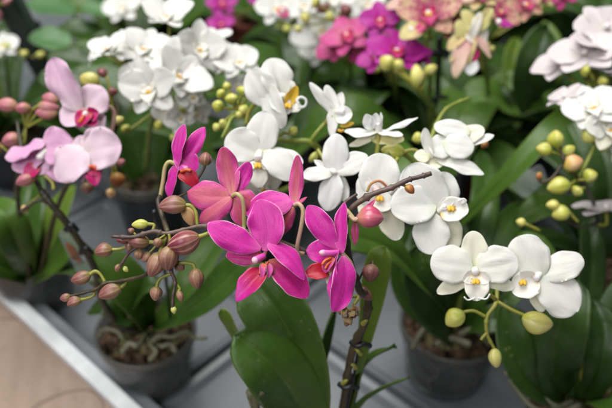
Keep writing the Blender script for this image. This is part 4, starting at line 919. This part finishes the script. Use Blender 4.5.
# D1
f = PF(wd, .418, (377, 193, 0), 'white', (376, 188, 7), 4.4, 'col_red')
f.add((383, 153.5, -2), 41, (0, .25, 1), (376, 197, -1), 'sepal', mats=['white', 'white_back', 'white_edge'], p=.95, q=.42, bend=.04, cup=.05)
f.add((361, 176, -2), 22, (-.3, .2, .9), (374, 210, -2), 'petal', p=1., q=.5, bend=.04)
f.add((402, 198, 0), 30, (.2, .2, .9), (376, 194, -1), 'petal', p=1., q=.5)
f.add((398, 240, -1), 27, (.1, .2, .9), (382, 200, -2), 'sepal', mats=['cream', 'cream', 'white_edge'], p=1.05, q=.5, bend=.05)
f.add((360, 215, -3), 22, (-.1, .3, .9), (376, 196, -3), 'sepal', mats=['cream', 'cream', 'white_edge'])
f.add((392, 206, 5), 22, (.1, .3, .9), (374, 200, 2), 'lip', p=.9, q=.45, bend=.08, cup=.2)
f.callus(380.0,199.0,9.0)
f.tube([(367, 192, 8), (371, 184, 9), (379, 181, 9), (385, 185, 9), (388, 190, 8)], 1.3, 'bud_tan', 'tendril')
f.tube([(377, 193, -3), (384, 180, -18), (392, 168, -26), (398, 158, -30)], 2.3, 'ped_yel')
# D2
f = PF(wd, .418, (438, 212, 0), 'white', (447, 205, 5), 3.6)
f.add((408, 166, 1), 46, (-.15, .25, .95), (440, 214, -1), 'petal', p=1., q=.42, bend=.05, cup=.06)
f.add((446, 172, -4), 36, (.1, .3, .95), (438, 214, -3), 'sepal', mats=['white', 'white_back', 'white_edge'], p=.9, q=.45)
f.add((390, 206, 5), 40, (-.2, .2, .95), (436, 204, 1), 'petal', p=1., q=.45, bend=.06, cup=.06)
f.add((437, 253, 4), 37, (-.1, .15, 1), (430, 212, 1), 'petal', p=1.1, q=.42, bend=.05, cup=.08, sidebend=-.12)
f.add((456, 249, -3), 28, (.2, .2, .95), (438, 212, -2), 'sepal', mats=['cream', 'cream', 'white_edge'], p=1.05, q=.5, sidebend=.1)
f.add((468, 207, 6), 25, (.15, .3, .95), (440, 213, 3), 'lip', p=.85, q=.45, bend=.1, cup=.25)
f.add((455, 198, 6), 11, (.1, .3, .9), (439, 208, 3), 'side_lobe', mats=['white', 'white', 'white_edge'], cup=.4)
f.callus(451.0,209.0,9.0)
f.tube([(462, 204, 7), (466, 201, 9), (463, 199, 10), (458, 201, 10)], 1., 'white_edge', 'tendril')
f.tube([(438, 212, -3), (446, 196, -20), (440, 180, -34), (428, 168, -44)], 2.3, 'ped_yel')
# D3
f = PF(wd, .445, (446, 152, 0), 'white', (440, 154, 3), 4)
f.add((474, 148, 6), 28, (.1, .25, .95), (443, 144, 3), 'petal', p=1., q=.42, bend=.06, cup=-.1)
f.add((429, 148, 3), 26, (-.2, .25, .95), (452, 146, 1), 'petal', p=.95, q=.45, bend=.06)
f.add((434, 126, -2), 22, (0, .4, .9), (470, 132, -2), 'sepal', mats=['white', 'white_back', 'white_edge'], p=.9, q=.45)
f.add((484, 128, -4), 20, (.1, .45, .85), (456, 140, -3), 'sepal', mats=['cream', 'white', 'white_edge'], p=1.05, q=.5)
f.add((494, 135, -3), 11, (.2, .6, .7), (462, 146, -4), 'sepal', mats=['white', 'white', 'white_edge'], p=1.05, q=.5)
f.add((484, 174, 5), 17, (-.05, .6, .75), (436, 160, 3), 'petal', p=1.15, q=.5, bend=.06)
f.add((419, 168, 2), 20, (-.1, .5, .8), (444, 158, 0), 'sepal', mats=['cream', 'cream', 'white_edge'], p=.95, q=.5)
f.add((425, 128, 4), 12, (-.6, .1, .8), (432, 158, 2), 'side_lobe', mats=['white', 'cream', 'white_edge'], p=.95, q=.5, cup=.5)
f.add((414, 156, 4), 15, (-.4, .3, .8), (430, 156, 2), 'lip', mats=['cream', 'cream', 'white_edge'])
f.tube([(446, 152, -2), (440, 162, -14), (428, 168, -24)], 2.3, 'ped_yel')
pbud(wd, .475, (482, 142), (488, 147), 8, 'bud_tan', [(474, 146)], pr=1.5)
gen(wd, 418, 200, .44, (-.2, .1, .9), .5, 50, 'white', (420, 180, .47))

# ------------------------------------------------------------------ right front white orchid
we = orchid('white orchid with two open flowers facing forward over three yellow green buds, front right', root_at(585, 402, .07), .046, .036, .07)
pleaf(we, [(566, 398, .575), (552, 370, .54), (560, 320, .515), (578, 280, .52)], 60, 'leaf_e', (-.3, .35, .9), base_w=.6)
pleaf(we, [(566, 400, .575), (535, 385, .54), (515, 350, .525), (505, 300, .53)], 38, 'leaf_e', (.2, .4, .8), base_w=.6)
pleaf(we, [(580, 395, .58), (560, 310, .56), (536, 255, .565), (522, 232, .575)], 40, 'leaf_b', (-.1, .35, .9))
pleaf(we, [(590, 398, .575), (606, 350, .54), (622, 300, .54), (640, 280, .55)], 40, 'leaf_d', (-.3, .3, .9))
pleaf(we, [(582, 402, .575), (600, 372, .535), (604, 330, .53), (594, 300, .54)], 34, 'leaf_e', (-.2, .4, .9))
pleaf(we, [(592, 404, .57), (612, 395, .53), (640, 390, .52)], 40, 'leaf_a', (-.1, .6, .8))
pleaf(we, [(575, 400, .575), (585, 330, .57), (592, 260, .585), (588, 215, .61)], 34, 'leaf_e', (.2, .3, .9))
for pts in ([(572, 402, .57), (556, 407, .55), (535, 392, .545), (520, 382, .55), (505, 372, .555)], [(580, 405, .56), (556, 415, .54), (530, 405, .545), (510, 380, .56)], [(600, 345, .56), (590, 360, .55), (592, 392, .57)]):
    ptube('aerial_root', we, pts, .0026, M['root'], wob=.2, r1=.0018)
ptube('flower_stem', we, [(583, 400, .575), (578, 330, .53), (556, 285, .49), (525, 275, .47), (500, 282, .452), (496, 303, .44), (487, 317, .437), (487, 334, .437), (495, 350, .438)], .0018, M['ped_yel'], r1=.0009, n=60, nodes=7)
ptube('flower_stem', we, [(486, 317, .437), (474, 311, .437), (463, 312, .437)], .001, M['ped_yel'], r1=.0009)
ptube('flower_stem', we, [(498, 302, .44), (512, 310, .438), (526, 316, .437)], .0011, M['ped_yel'], r1=.001)
ptube('flower_stem', we, [(487, 333, .437), (483, 337, .436), (481, 340, .436)], .001, M['ped_yel'], r1=.0009)
pbud(we, .435, (464, 312), (446, 325), 19, 'bud_green'); pbud(we, .435, (522, 318), (553, 325), 23, 'bud_yellow'); pbud(we, .438, (494, 348), (497, 368), 14, 'bud_yellow')
f = PF(we, .408, (475, 269, 0), 'cream', (476, 273, 7), 3.9)
f.add((473, 231, -3), 27, (0, .25, 1), (475, 271, -2), 'sepal', p=1., q=.45, bend=.04)
f.add((437, 293, -4), 17, (-.15, .3, .9), (473, 274, -3), 'sepal', p=.95, q=.5)
f.add((514, 288, -4), 18, (.15, .3, .9), (477, 274, -3), 'sepal', p=.95, q=.5)
f.add((430.5, 261, 3), 39, (-.15, .2, 1), (473, 268, 0), 'petal', p=1., q=.42, bend=.05, cup=-.06)
f.add((518, 261, 3), 38, (.15, .2, 1), (476, 268, 1), 'petal', p=1., q=.42, bend=.05, cup=-.06)
f.add((476, 301, 7), 25, (0, .3, 1), (476, 274, 3), 'lip', p=.85, q=.5, bend=.08, cup=.15)
f.add((463, 281, 8), 14, (.75, .3, .6), (474, 274, 3), 'side_lobe', p=.9, q=.5, cup=.4); f.add((489, 282, 8), 14, (-.75, .3, .6), (478, 274, 3), 'side_lobe', p=.9, q=.5, cup=.4)
f.callus(476.0,282.0,11.0)
f.tube([(475, 298, 8), (468, 300, 9), (464, 297, 10)], .8, 'white_edge', 'tendril'); f.tube([(478, 298, 8), (486, 299, 9), (490, 294, 10)], .8, 'white_edge', 'tendril')
f.tube([(475, 270, -3), (480, 285, -14), (496, 300, -24)], 2.2, 'ped_yel')
f = PF(we, .415, (540, 274, 0), 'cream', (535, 279, 7), 4.0)
f.add((583.5, 259, -2), 30, (.15, .3, .95), (539, 275, -1), 'sepal', mats=['white', 'cream', 'white_edge'], p=1., q=.42, bend=.04)
f.add((519, 236, 0), 44, (-.05, .3, 1), (541, 279, 1), 'petal', p=1.05, q=.4, bend=.05, cup=-.06, sidebend=.05)
f.add((577, 312, 3), 45, (.15, .2, 1), (537, 273, 1), 'petal', p=1.1, q=.4, bend=.05, cup=-.06)
f.add((542, 312, -3), 20, (0, .3, .9), (535, 278, -3), 'sepal', p=1., q=.5)
f.add((508, 264, -4), 14, (-.2, .3, .9), (532, 274, -3), 'sepal', mats=['cream_y']*3)
f.add((512, 292, 7), 28, (-.2, .3, .95), (537, 280, 3), 'lip', p=.85, q=.45, bend=.08, cup=.15)
f.add((520, 272, 8), 13, (.1, -.5, .8), (534, 277, 3), 'side_lobe', cup=.4); f.add((530, 296, 8), 14, (-.2, .8, .6), (536, 281, 3), 'side_lobe', cup=.4)
f.callus(523.0,283.0,11.0)
f.tube([(540, 274, -3), (538, 284, -16), (530, 290, -30)], 2.2, 'ped_yel')

# ------------------------------------------------------------------ right edge white orchid with a bud spray
wf = orchid('white orchid at the right edge with a spray of green buds and one peach bud', root_at(598, 262, .07), .045, .036, .07, 'pot_dark')
pleaf(wf, [(452, 232, .64), (478, 205, .61), (515, 168, .585), (550, 130, .585), (588, 96, .61)], 29, 'leaf_b', (-.35, .55, .75), fold=.22, base_w=.5)
pleaf(wf, [(590, 255, .70), (560, 240, .66), (520, 235, .64), (470, 228, .635), (448, 234, .64)], 30, 'leaf_d', (-.1, .6, .8))
pleaf(wf, [(595, 255, .70), (580, 215, .64), (545, 205, .61), (515, 225, .61)], 34, 'leaf_b', (-.1, .5, .8))
pleaf(wf, [(600, 255, .70), (592, 200, .66), (580, 150, .67), (560, 110, .70)], 40, 'leaf_a', (-.1, .4, .8))
pleaf(wf, [(590, 258, .70), (556, 205, .67), (520, 180, .68), (500, 172, .70)], 34, 'leaf_a', (-.1, .5, .8))
pleaf(wf, [(605, 258, .70), (625, 215, .64), (650, 195, .63)], 40, 'leaf_a', (-.1, .4, .8))
pleaf(wf, [(598, 258, .70), (570, 250, .66), (545, 255, .64), (528, 275, .64)], 36, 'leaf_d', (-.1, .5, .8))
ptube('flower_stem', wf, [(600, 256, .70), (600, 225, .62), (590, 195, .55), (578, 178, .52), (566, 166, .515), (562, 152, .515), (556, 140, .52)], .0018, M['stem_olive'], r1=.0010, n=40, nodes=6)
ptube('flower_stem', wf, [(562, 165, .515), (552, 178, .515), (541, 182, .515), (538, 174, .515)], .0012, M['stem_olive'], r1=.001)
ptube('flower_stem', wf, [(578, 178, .52), (588, 160, .52), (596, 140, .52), (600, 120, .53), (592, 95, .55), (585, 78, .58)], .0016, M['stem_green'], r1=.0012)
ptube('flower_stem', wf, [(598, 220, .61), (590, 226, .57), (575, 226, .55), (560, 215, .54), (548, 205, .54)], .0014, M['stem_olive'], r1=.001)
for b, t, w, m, e in (((557, 148), (556, 130), 17, 'bud_green', (562, 153)), ((552, 152), (536, 148), 13, 'bud_green', (561, 155)), ((562, 153), (575, 147), 11, 'bud_green', (562, 156)), ((564, 168), (583, 160), 17, 'bud_orange', (566, 168)), ((571, 185), (547, 189), 17, 'bud_green', (576, 180)),
                      ((584, 180), (597, 173), 14, 'bud_green', (578, 180)), ((581, 188), (574, 195), 13, 'bud_green', (585, 188)), ((560, 206), (546, 205), 11, 'bud_yellow', (566, 215)), ((570, 212), (552, 216), 17, 'bud_green', (578, 222)), ((526, 224), (516, 221), 9, 'bud_yellow', (540, 231)),
                      ((594, 132), (584, 142), 15, 'bud_green', (597, 128)), ((604, 140), (602, 152), 13, 'bud_green', (598, 132)), ((590, 72), (580, 70), 12, 'bud_green', (594, 80)), ((608, 80), (598, 84), 11, 'bud_green', (600, 95)), ((540, 172), (537, 180), 6, 'bud_tan', (541, 180))):
    pbud(wf, .515 if b[1] > 100 else .56, b, t, w, m, [(e[0], e[1], -4)], pr=1.7)
for (u, v, d, fc, rl, s, kd) in ((584, 54, .57, (-.25, .5, .6), .1, 72, 'blush'), (600, 44, .575, (.2, .6, .5), .5, 70, 'blush'), (562, 62, .585, (-.5, .6, .5), .5, 60, 'blush'), (604, 28, .59, (.1, .5, .7), .4, 70, 'blush'), (566, 97, .54, (-.5, .7, .3), -.2, 44, 'blush'), (592, 108, .52, (-.3, .5, .8), .3, 62, 'white'), (606, 128, .515, (.2, .2, .9), .2, 54, 'cream'), (610, 74, .57, (.2, .7, .3), .2, 60, 'blush'),
                              (606, 210, .56, (-.1, .85, .2), .1, 66, 'blush'), (632, 30, .60, (0, .5, .8), .3, 60, 'blush'), (620, 108, .53, (.3, .4, .8), -.3, 58, 'white'), (628, 150, .53, (.2, .3, .9), -.3, 58, 'white')):
    gen(wf, u, v, d, fc, rl, s, kd, ped=(598, 112 if v < 170 else 225, .57), lip=(kd != 'blush'))
cl = thing('plant_tag', 'small clear plastic tag tilted under the green bud spray on the right', 'plant tag', T(532, 196, .0015))
def clear_tag():
    c = P(531, 181, .565); X, Y, Z = cv((.75, .62, .1)), cv((-.45, .8, .3)), cv((0, -.4, .9))
    k = 20; pts = [(.013*math.copysign(abs(math.cos(2*math.pi*i/k))**.6, math.cos(2*math.pi*i/k)), .008*math.copysign(abs(math.sin(2*math.pi*i/k))**.6, math.sin(2*math.pi*i/k))) for i in range(k)]
    vs = [c+X*x+Y*y+Z*.0006 for x, y in pts]+[c+X*x+Y*y-Z*.0006 for x, y in pts]
    mesh_obj('tag_plate', vs, [tuple(range(k)), tuple(range(2*k-1, k-1, -1))]+[(i, k+i, k+(i+1) % k, (i+1) % k) for i in range(k)], [M['clearp']], cl, None, None, c, flat=True)
    tube('tag_stem', cl, [c-Y*.007, T(536, 200, .1), T(532, 196, .002)], .0012, M['clearp'])
clear_tag()

# ------------------------------------------------------------------ background orchids
g1 = orchid('purple magenta orchid in the background, left of the black stake', root_at(390, 112, .09), .045, .036, .09, 'pot_dark')
for (u, v, d, fc, rl, s) in ((380, 20, .66, (-.1, .2, .9), .1, 46), (396, 52, .63, (.1, .5, .8), -.2, 62), (376, 58, .64, (-.3, .4, .8), .4, 40), (418, 56, .64, (.3, .5, .8), .2, 34)): gen(g1, u, v, d, fc, rl, s, 'hot', (392, 84, .70))
ptube('flower_stem', g1, [(390, 112, .95), (396, 95, .80), (392, 70, .70), (384, 30, .70)], .002, M['stem_green'], n=24, nodes=5)
g2 = orchid('rose pink orchid in the background with dark buds, left of the purple magenta one', root_at(335, 92, .09), .045, .036, .09, 'pot_dark')
for (u, v, d, fc, rl, s) in ((347, 36, .68, (-.2, .4, .9), .4, 54), (333, 46, .69, (-.3, .2, .9), .8, 40), (357, 50, .69, (.2, .2, .9), 1.2, 30)): gen(g2, u, v, d, fc, rl, s, 'rose', (345, 65, .75))
ptube('flower_stem', g2, [(335, 92, 1.0), (350, 80, .85), (345, 40, .72), (330, 12, .74)], .002, M['stem_green'], n=24, nodes=5)
for b, t, w, m in (((352, 8), (340, 14), 13, 'bud_dark'), ((330, 6), (316, 10), 10, 'bud_dark')): pbud(g2, .72, b, t, w, m, [(345, 20, -8)], pr=1.5)
for b, t, w in (((310, 16), (300, 19), 11), ((333, 14), (326, 20), 11), ((364, 22), (358, 19), 10), ((320, 4), (312, 0), 12), ((300, 26), (296, 32), 9)): pbud(g2, .70, b, t, w, 'bud_yellow', [(335, 20, -10)], pr=1.2)
g3 = orchid('yellow and rose speckled orchid on a black stake, upper right background', root_at(436, 150, .09), .045, .036, .09, 'pot_dark')
ptube('stake', g3, [(436.5, 150, .82), (437, 118, .76), (438, 80, .71), (440, 38, .65)], .0028, M['stake'])
for v, d in ((54, .67), (100, .733)): ptube('stem_clip', g3, [(433, v+1, d), (438, v-3, d-.006), (447, v-1, d), (444, v+4, d+.002)], .0028, M['stake'])
ptube('flower_stem', g3, [(434, 150, .82), (430, 110, .75), (430, 70, .68), (426, 35, .66)], .0024, M['stem_green'], n=24, nodes=5)
ptube('flower_stem', g3, [(436, 118, .70), (424, 96, .63), (410, 82, .62), (398, 72, .62)], .0026, M['stem_green'], n=20)
for (u, v, d, fc, rl, s, kd) in ((428, 12, .625, (-.1, .1, .95), .1, 66, 'harl'), (448, 24, .64, (.4, .1, .9), .5, 38, 'harl'), (404, 2, .65, (-.3, .3, .9), .5, 36, 'ygr')): gen(g3, u, v, d, fc, rl, s, kd, (430, 40, .68))
f = PF(g3, .62, (410, 30, 0), 'ygr', (412, 28, 3), 3)
f.add((400, 38, 2), 20, (-.3, .3, .9), (424, 26, 0), 'sepal', p=1., q=.5, bend=.1); f.add((416, 34, 5), 10, (-.1, .3, .9), (424, 22, 2), 'lip')
for b, t, w in (((416, 88), (416, 64), 13), ((424, 72), (437, 66), 11), ((395, 66), (380, 58), 16), ((394, 70), (402, 60), 14)): pbud(g3, .615, b, t, w, 'bud_yellow', [(422, 90, -4)], pr=2.4)
g4 = orchid('yellow green orchid with pink-striped petals and a crimson lip, right of the black stake', root_at(482, 128, .09), .045, .036, .09, 'terra', 'terra')
f = PF(g4, .61, (472, 40, 0), 'ygr', (472, 48, 3), 3.5)
for tip, w, b, nr, mt in (((455, 78, 4), 16, (468, 36, 2), (-.4, .2, .9), ['ypink']*3), ((458, 20, 2), 15, (466, 40, 1), (-.2, .2, .9), ['ygr']*3), ((466, 66, 5), 8, (476, 36, 3), (-.1, .3, .9), ['ygr', 'ypink', 'ygr']), ((490, 58, 3), 9, (474, 34, 2), (.3, .3, .9), ['ypink', 'ygr', 'ygr']), ((480, 12, 4), 10, (470, 42, 2), (.1, .4, .9), ['white', 'ygr', 'ygr']), ((450, 62, 3), 8, (468, 42, 2), (-.3, .3, .9), ['ygr']*3), ((492, 8, 2), 13, (474, 34, 1), (.3, .4, .8), ['ygr']*3), ((462, 10, -2), 14, (476, 32, -2), (0, .3, .9), ['ygr']*3), ((484, 44, 0), 26, (468, 28, -2), (.2, .2, .9), ['white', 'ygr', 'ygr']), ((448, 50, 0), 14, (466, 34, 0), (-.3, .4, .8), ['ygr', 'ypink', 'ygr'])):
    f.add(tip, w, nr, b, 'sepal', mats=mt, p=.95, q=.5, bend=.08, cup=.15)
f.add((473, 62, 5), 14, (0, .3, .9), (472, 44, 2), 'lip'); f.add((470, 75, 7), 16, (0, .4, .9), (472, 58, 4), 'lip', mats=['white', 'white', 'white'])
f.tube([(472, 40, -3), (478, 52, -14), (482, 70, -26)], 2.6, 'ped_yel')
for (u, v, d, fc, rl, s, kd) in ((500, 12, .63, (.3, .3, .9), -.8, 44, 'harl'), (524, 4, .66, (.1, .2, .9), .5, 42, 'harl'), (540, -4, .67, (.3, .3, .9), .2, 36, 'ygr'), (458, 4, .64, (-.2, .6, .6), .4, 36, 'ygr'), (478, -2, .63, (0, .5, .8), .3, 44, 'ygr'), (560, -6, .70, (.1, .2, .9), .5, 40, 'rose')): gen(g4, u, v, d, fc, rl, s, kd, (490, 40, .69))
f = PF(g4, .61, (498, 20, 0), 'harl', (500, 24, 3), 3); f.add((513, 26, 4), 9, (.2, .3, .9), (496, 20, 2), 'lip', mats=['hot']*3)
pbud(g4, .62, (490, 46), (493, 52), 7, 'bud_yellow', [(486, 40, -3)])
ptube('flower_stem', g4, [(482, 128, .88), (488, 95, .78), (484, 60, .69), (480, 20, .68)], .0022, M['stem_green'], n=24, nodes=5)
g5 = orchid('white orchid with a yellow-spotted crimson lip at the top centre of the background', root_at(305, 60, .09), .045, .036, .09, 'pot_dark')
for (u, v, d, fc, rl, s, kd) in ((275, 8, .74, (.1, .2, .9), .2, 44, 'white'), (330, -2, .76, (.1, .4, .9), .2, 60, 'white'), (303, 6, .74, (-.1, .2, .9), .6, 40, 'white'), (320, 30, .80, (-.1, .2, .9), .6, 62, 'white'), (366, 4, .80, (-.1, .2, .9), .6, 50, 'white'), (318, 50, .84, (.1, .1, .9), .3, 40, 'white')): gen(g5, u, v, d, fc, rl, s, kd, (308, 30, .85))
f = PF(g5, .735, (282, 10, 0), 'pink', (284, 12, 3), 3); f.add((288, 16, 3), 12, (0, .3, .9), (278, 8, 1), 'lip')
ptube('flower_stem', g5, [(305, 60, 1.08), (306, 40, .92), (302, 10, .80), (285, -5, .78)], .0022, M['stem_green'], n=24, nodes=5)
g6 = orchid('small purple magenta orchid far back beside the large terracotta pot', root_at(208, 34, .09), .04, .032, .09, 'pot_dark')
for (u, v, d, s) in ((221, 24, .85, 28), (222, 3, .9, 34), (262, 0, .9, 28)): gen(g6, u, v, d, (.1, .2, .9), .2, s, 'hot', (216, 25, .96))
ptube('flower_stem', g6, [(208, 34, 1.15), (215, 25, .97), (224, 5, .92)], .002, M['stem_green'], n=20)

# plain terracotta pots with a leafy plant
def terracotta(u, v, label, r=.045, h=.1, seed=1):
    o = thing('terracotta_pot', label, 'plant pot', root_at(u, v, h), 'terracotta pots at the back of the bench')
    lathe_pot(o, V(o.location), r, r*.76, h, 'terra', 'terra')
    return o
terracotta(250, 16, 'terracotta pot beside the small purple magenta flower in the background', .036, .11)
terracotta(228, 14, 'terracotta pot at the back, to the left of its twin, above the white cluster', .035, .10)
terracotta(494, 52, 'narrow terracotta pot right of the yellow green flower in the background', .022, .09)

# round leaved foliage plant at the top left
rp = thing('foliage_plant', 'round leaved green foliage plant in the top left corner', 'foliage plant', root_at(70, 62, .08))
lathe_pot(rp, V(rp.location), .05, .038, .08, 'pot_dark', 'pot_dark')
cr = V(rp.location)
def round_leaf(u, v, d, wpx, m, nrm):
    q = d/FPX; c = P(u, v, d)
    pet = petal('leaf', rp, P(u+wpx*.55, v+wpx*.15, d), P(u-wpx*.55, v-wpx*.05, d-.002), cv(nrm), wpx*q*.86, [M[m]]*3, p=.85, q=.45, bend=.03, cup=.12, groove=.03, th=.001)
    tube('leaf_stalk', pet, [P(u+wpx*.55, v+wpx*.15, d), P(u+wpx*.6, v+wpx*.6, d+.03), cr+V((0, 0, .07))], .0014, M['stem_green'])
for a in ((50, 38, .84, 38, 'leaf_r', (0, .6, .7)), (50, 6, .90, 44, 'leaf_r', (.1, .7, .6)), (98, 8, .88, 30, 'leaf_r', (0, .6, .7)), (80, 30, .88, 40, 'leaf_d', (.2, .6, .7)), (92, 52, .84, 44, 'leaf_a', (-.1, .6, .7)), (70, 58, .82, 40, 'leaf_d', (-.1, .6, .7)), (72, 2, .95, 40, 'leaf_b', (.2, .5, .7)),
          (98, 78, .80, 50, 'leaf_a', (-.2, .5, .7)), (112, 40, .86, 36, 'leaf_d', (.1, .6, .7)), (60, 78, .78, 38, 'leaf_d', (0, .5, .8))): round_leaf(*a)
g7 = orchid('white orchid at the top left behind the round leaves, only its blurred flowers showing', root_at(135, 20, .09), .045, .036, .09, 'pot_dark')
for (u, v, d, s) in ((122, 8, .86, 40), (4, 46, .80, 34), (134, -6, .9, 36)): gen(g7, u, v, d, (0, .3, .9), .2, s, 'white', (128, 30, .98) if u > 50 else (20, 60, .9))
ptube('flower_stem', g7, [(135, 20, 1.28), (132, 15, 1.05), (126, 0, .92)], .002, M['stem_green'])
ptube('flower_stem', g7, [(135, 20, 1.28), (60, 30, 1.02), (15, 52, .88)], .002, M['stem_green'])

# the dark grey post leaning at the top left
pq = thing('metal_post', 'dark grey post leaning between the plants at the top left', 'post', T(84, 140, .0015))
def post():
    a, b = T(84, 140, .002), P(0, -14, .80); ax = (b-a).normalized(); x = cv((.9, .3, .3)); x = (x-ax*x.dot(ax)).normalized(); y = ax.cross(x)
    vs = []
    for q, s in ((a, .0135), (a+(b-a)*.98, .0135), (b, .010)):
        for i, j in ((-1, -.6), (-.6, -1), (.6, -1), (1, -.6), (1, .6), (.6, 1), (-.6, 1), (-1, .6)): vs.append(q+x*i*s+y*j*s)
    fs = [tuple(range(7, -1, -1)), tuple(range(16, 24))]+[(r*8+i, r*8+(i+1) % 8, (r+1)*8+(i+1) % 8, (r+1)*8+i) for r in range(2) for i in range(8)]
    mesh_obj('shaft', vs, fs, [M['postm']], pq, None, None, a, flat=True)
    tube('foot_ring', pq, [a+V((0, 0, .0005)), a+ax*.02], .0235, M['postm'], n=3, k=16)
post()

# leaves of the background plants (dense dark green)
rosette(g1, V(g1.location), 6, .17, .055, ['leaf_a', 'leaf_d', 'leaf_b'], 21, a0=.2)
rosette(g2, V(g2.location), 6, .16, .05, ['leaf_d', 'leaf_a'], 22, a0=.5)
rosette(g3, V(g3.location), 6, .17, .055, ['leaf_d', 'leaf_a', 'leaf_b'], 23, a0=.9)
rosette(g4, V(g4.location), 6, .18, .06, ['leaf_a', 'leaf_b', 'leaf_d'], 24, a0=.1)
rosette(g5, V(g5.location), 6, .17, .055, ['leaf_d', 'leaf_a'], 25, a0=.3)
rosette(g6, V(g6.location), 4, .12, .045, ['leaf_d', 'leaf_a'], 26, a0=1.6, arc=2.6)
rosette(g7, V(g7.location), 6, .17, .055, ['leaf_d', 'leaf_a'], 27, a0=.6)
lf = orchid('leafy orchid without flowers in the right background, tall upright dark leaves', root_at(536, 118, .07), .046, .036, .07, 'pot_dark')
pleaf(lf, [(535, 128, .86), (533, 95, .77), (536, 60, .74), (548, 26, .75)], 42, 'leaf_d', (-.2, .3, .9))
pleaf(lf, [(538, 126, .86), (545, 85, .80), (550, 50, .80), (543, 22, .82)], 32, 'leaf_c', (-.1, .3, .9))
pleaf(lf, [(530, 128, .86), (512, 108, .79), (490, 92, .77), (462, 98, .77)], 44, 'leaf_b', (-.1, .6, .8))
pleaf(lf, [(530, 126, .86), (518, 90, .80), (514, 60, .80), (518, 38, .82)], 26, 'leaf_c', (.1, .4, .9))
pleaf(lf, [(532, 128, .86), (510, 112, .80), (486, 118, .78), (462, 140, .78)], 36, 'leaf_a', (-.1, .6, .8))
pleaf(lf, [(540, 126, .86), (565, 95, .80), (580, 80, .80), (600, 88, .80)], 40, 'leaf_d', (.1, .5, .8))
pleaf(lf, [(528, 128, .86), (502, 92, .80), (510, 80, .79), (524, 74, .79)], 24, 'leaf_b', (.1, .6, .8))
BG = (
 ('leafy orchid without flowers in the top right corner behind the white one', (590, 60), 7, .2, 31),
 ('leafy orchid with bare leaves in the shade behind the speckled one', (470, 62), 7, .2, 32),
 ('leafy orchid with bare leaves in the dark between central whites and purple magenta one', (352, 128), 6, .15, 33),
 ('leafy orchid with bare leaves at the very top, behind the purple magenta and speckled ones', (415, 40), 7, .2, 34),
 ('leafy orchid with bare leaves behind the left white cluster, near the terracotta pots', (160, 36), 6, .13, 35),
 ('leafy orchid with bare leaves in the dark below the whites at the top centre', (292, 92), 5, .10, 36),
 ('leafy orchid with bare leaves at the top right behind the tall upright dark leaves', (540, 20), 7, .2, 37),
 ('leafy orchid with bare leaves at the far left edge behind the pale pink one', (8, 130), 6, .17, 38),
)
for lab, (u, v), n, l, sd in BG:
    o = orchid(lab, root_at(u, v, .07), .045, .036, .07, 'pot_dark')
    rosette(o, V(o.location), n, l, .055, ['leaf_d', 'leaf_a', 'leaf_d', 'leaf_b'], sd, a0=sd*.7)
    rq = random.Random(sd*3+1); c0 = V(o.location)
    for k in range(2):
        dx, dy, hh = rq.uniform(-.07, .07), rq.uniform(-.07, .04), rq.uniform(.19, .27)
        pts = [c0+V((0, 0, .06)), c0+V((dx*.3, dy*.2, hh*.6)), c0+V((dx*.7, dy*.6, hh*.95)), c0+V((dx*1.5, dy*1.4, hh))]
        tube('flower_stem', o, pts, .0017, M['stem_green' if k else 'stem_olive'], n=24, nodes=6, r1=.0008)
        cc = crv(pts, 20)
        for i in range(5):
            q = cc[12+2*i-(i > 3)]; e = V((rq.uniform(-1, 1), rq.uniform(-1, .3), rq.uniform(-.6, .8))).normalized()
            bud(o, q+e*.006, q+e*.006+(e+V((0, 0, -.3)))*rq.uniform(.008, .013), rq.uniform(.006, .009), M['bud_green' if (sd+k) % 3 else 'bud_rosy'], [q], .0008)

# ------------------------------------------------------------------ light: overcast roof glass of a plant shop
w = bpy.data.worlds.new('World'); sc.world = w; w.use_nodes = True
bgn = w.node_tree.nodes['Background']; bgn.inputs[0].default_value = (0.80, 0.90, 1.0, 1); bgn.inputs[1].default_value = 0.09
def area(name, loc, to, sx, sy, e, col):
    ld = bpy.data.lights.new(name, 'AREA'); ld.shape = 'RECTANGLE'; ld.size = sx; ld.size_y = sy; ld.energy = e; ld.color = col
    o = bpy.data.objects.new(name, ld); COL.objects.link(o); o.location = loc
    o.rotation_euler = (V(to)-V(loc)).to_track_quat('-Z', 'Y').to_euler()
area('roof_light', (-.3, .9, 2.3), (0, .55, .2), 2.0, 1.5, 84, (1.0, .985, .96))
area('front_light', (-.9, -1.1, 2.0), (0, .5, .2), 1.6, 1.1, 40, (1.0, .98, .96))
sc.render.engine = 'CYCLES'
sc.cycles.use_denoising = True
sc.cycles.max_bounces = 7; sc.cycles.transparent_max_bounces = 8; sc.cycles.caustics_reflective = False; sc.cycles.caustics_refractive = False
sc.cycles.sample_clamp_indirect = 4
sc.view_settings.view_transform = 'Standard'; sc.view_settings.look = 'None'; sc.view_settings.exposure = 0; sc.view_settings.gamma = 1
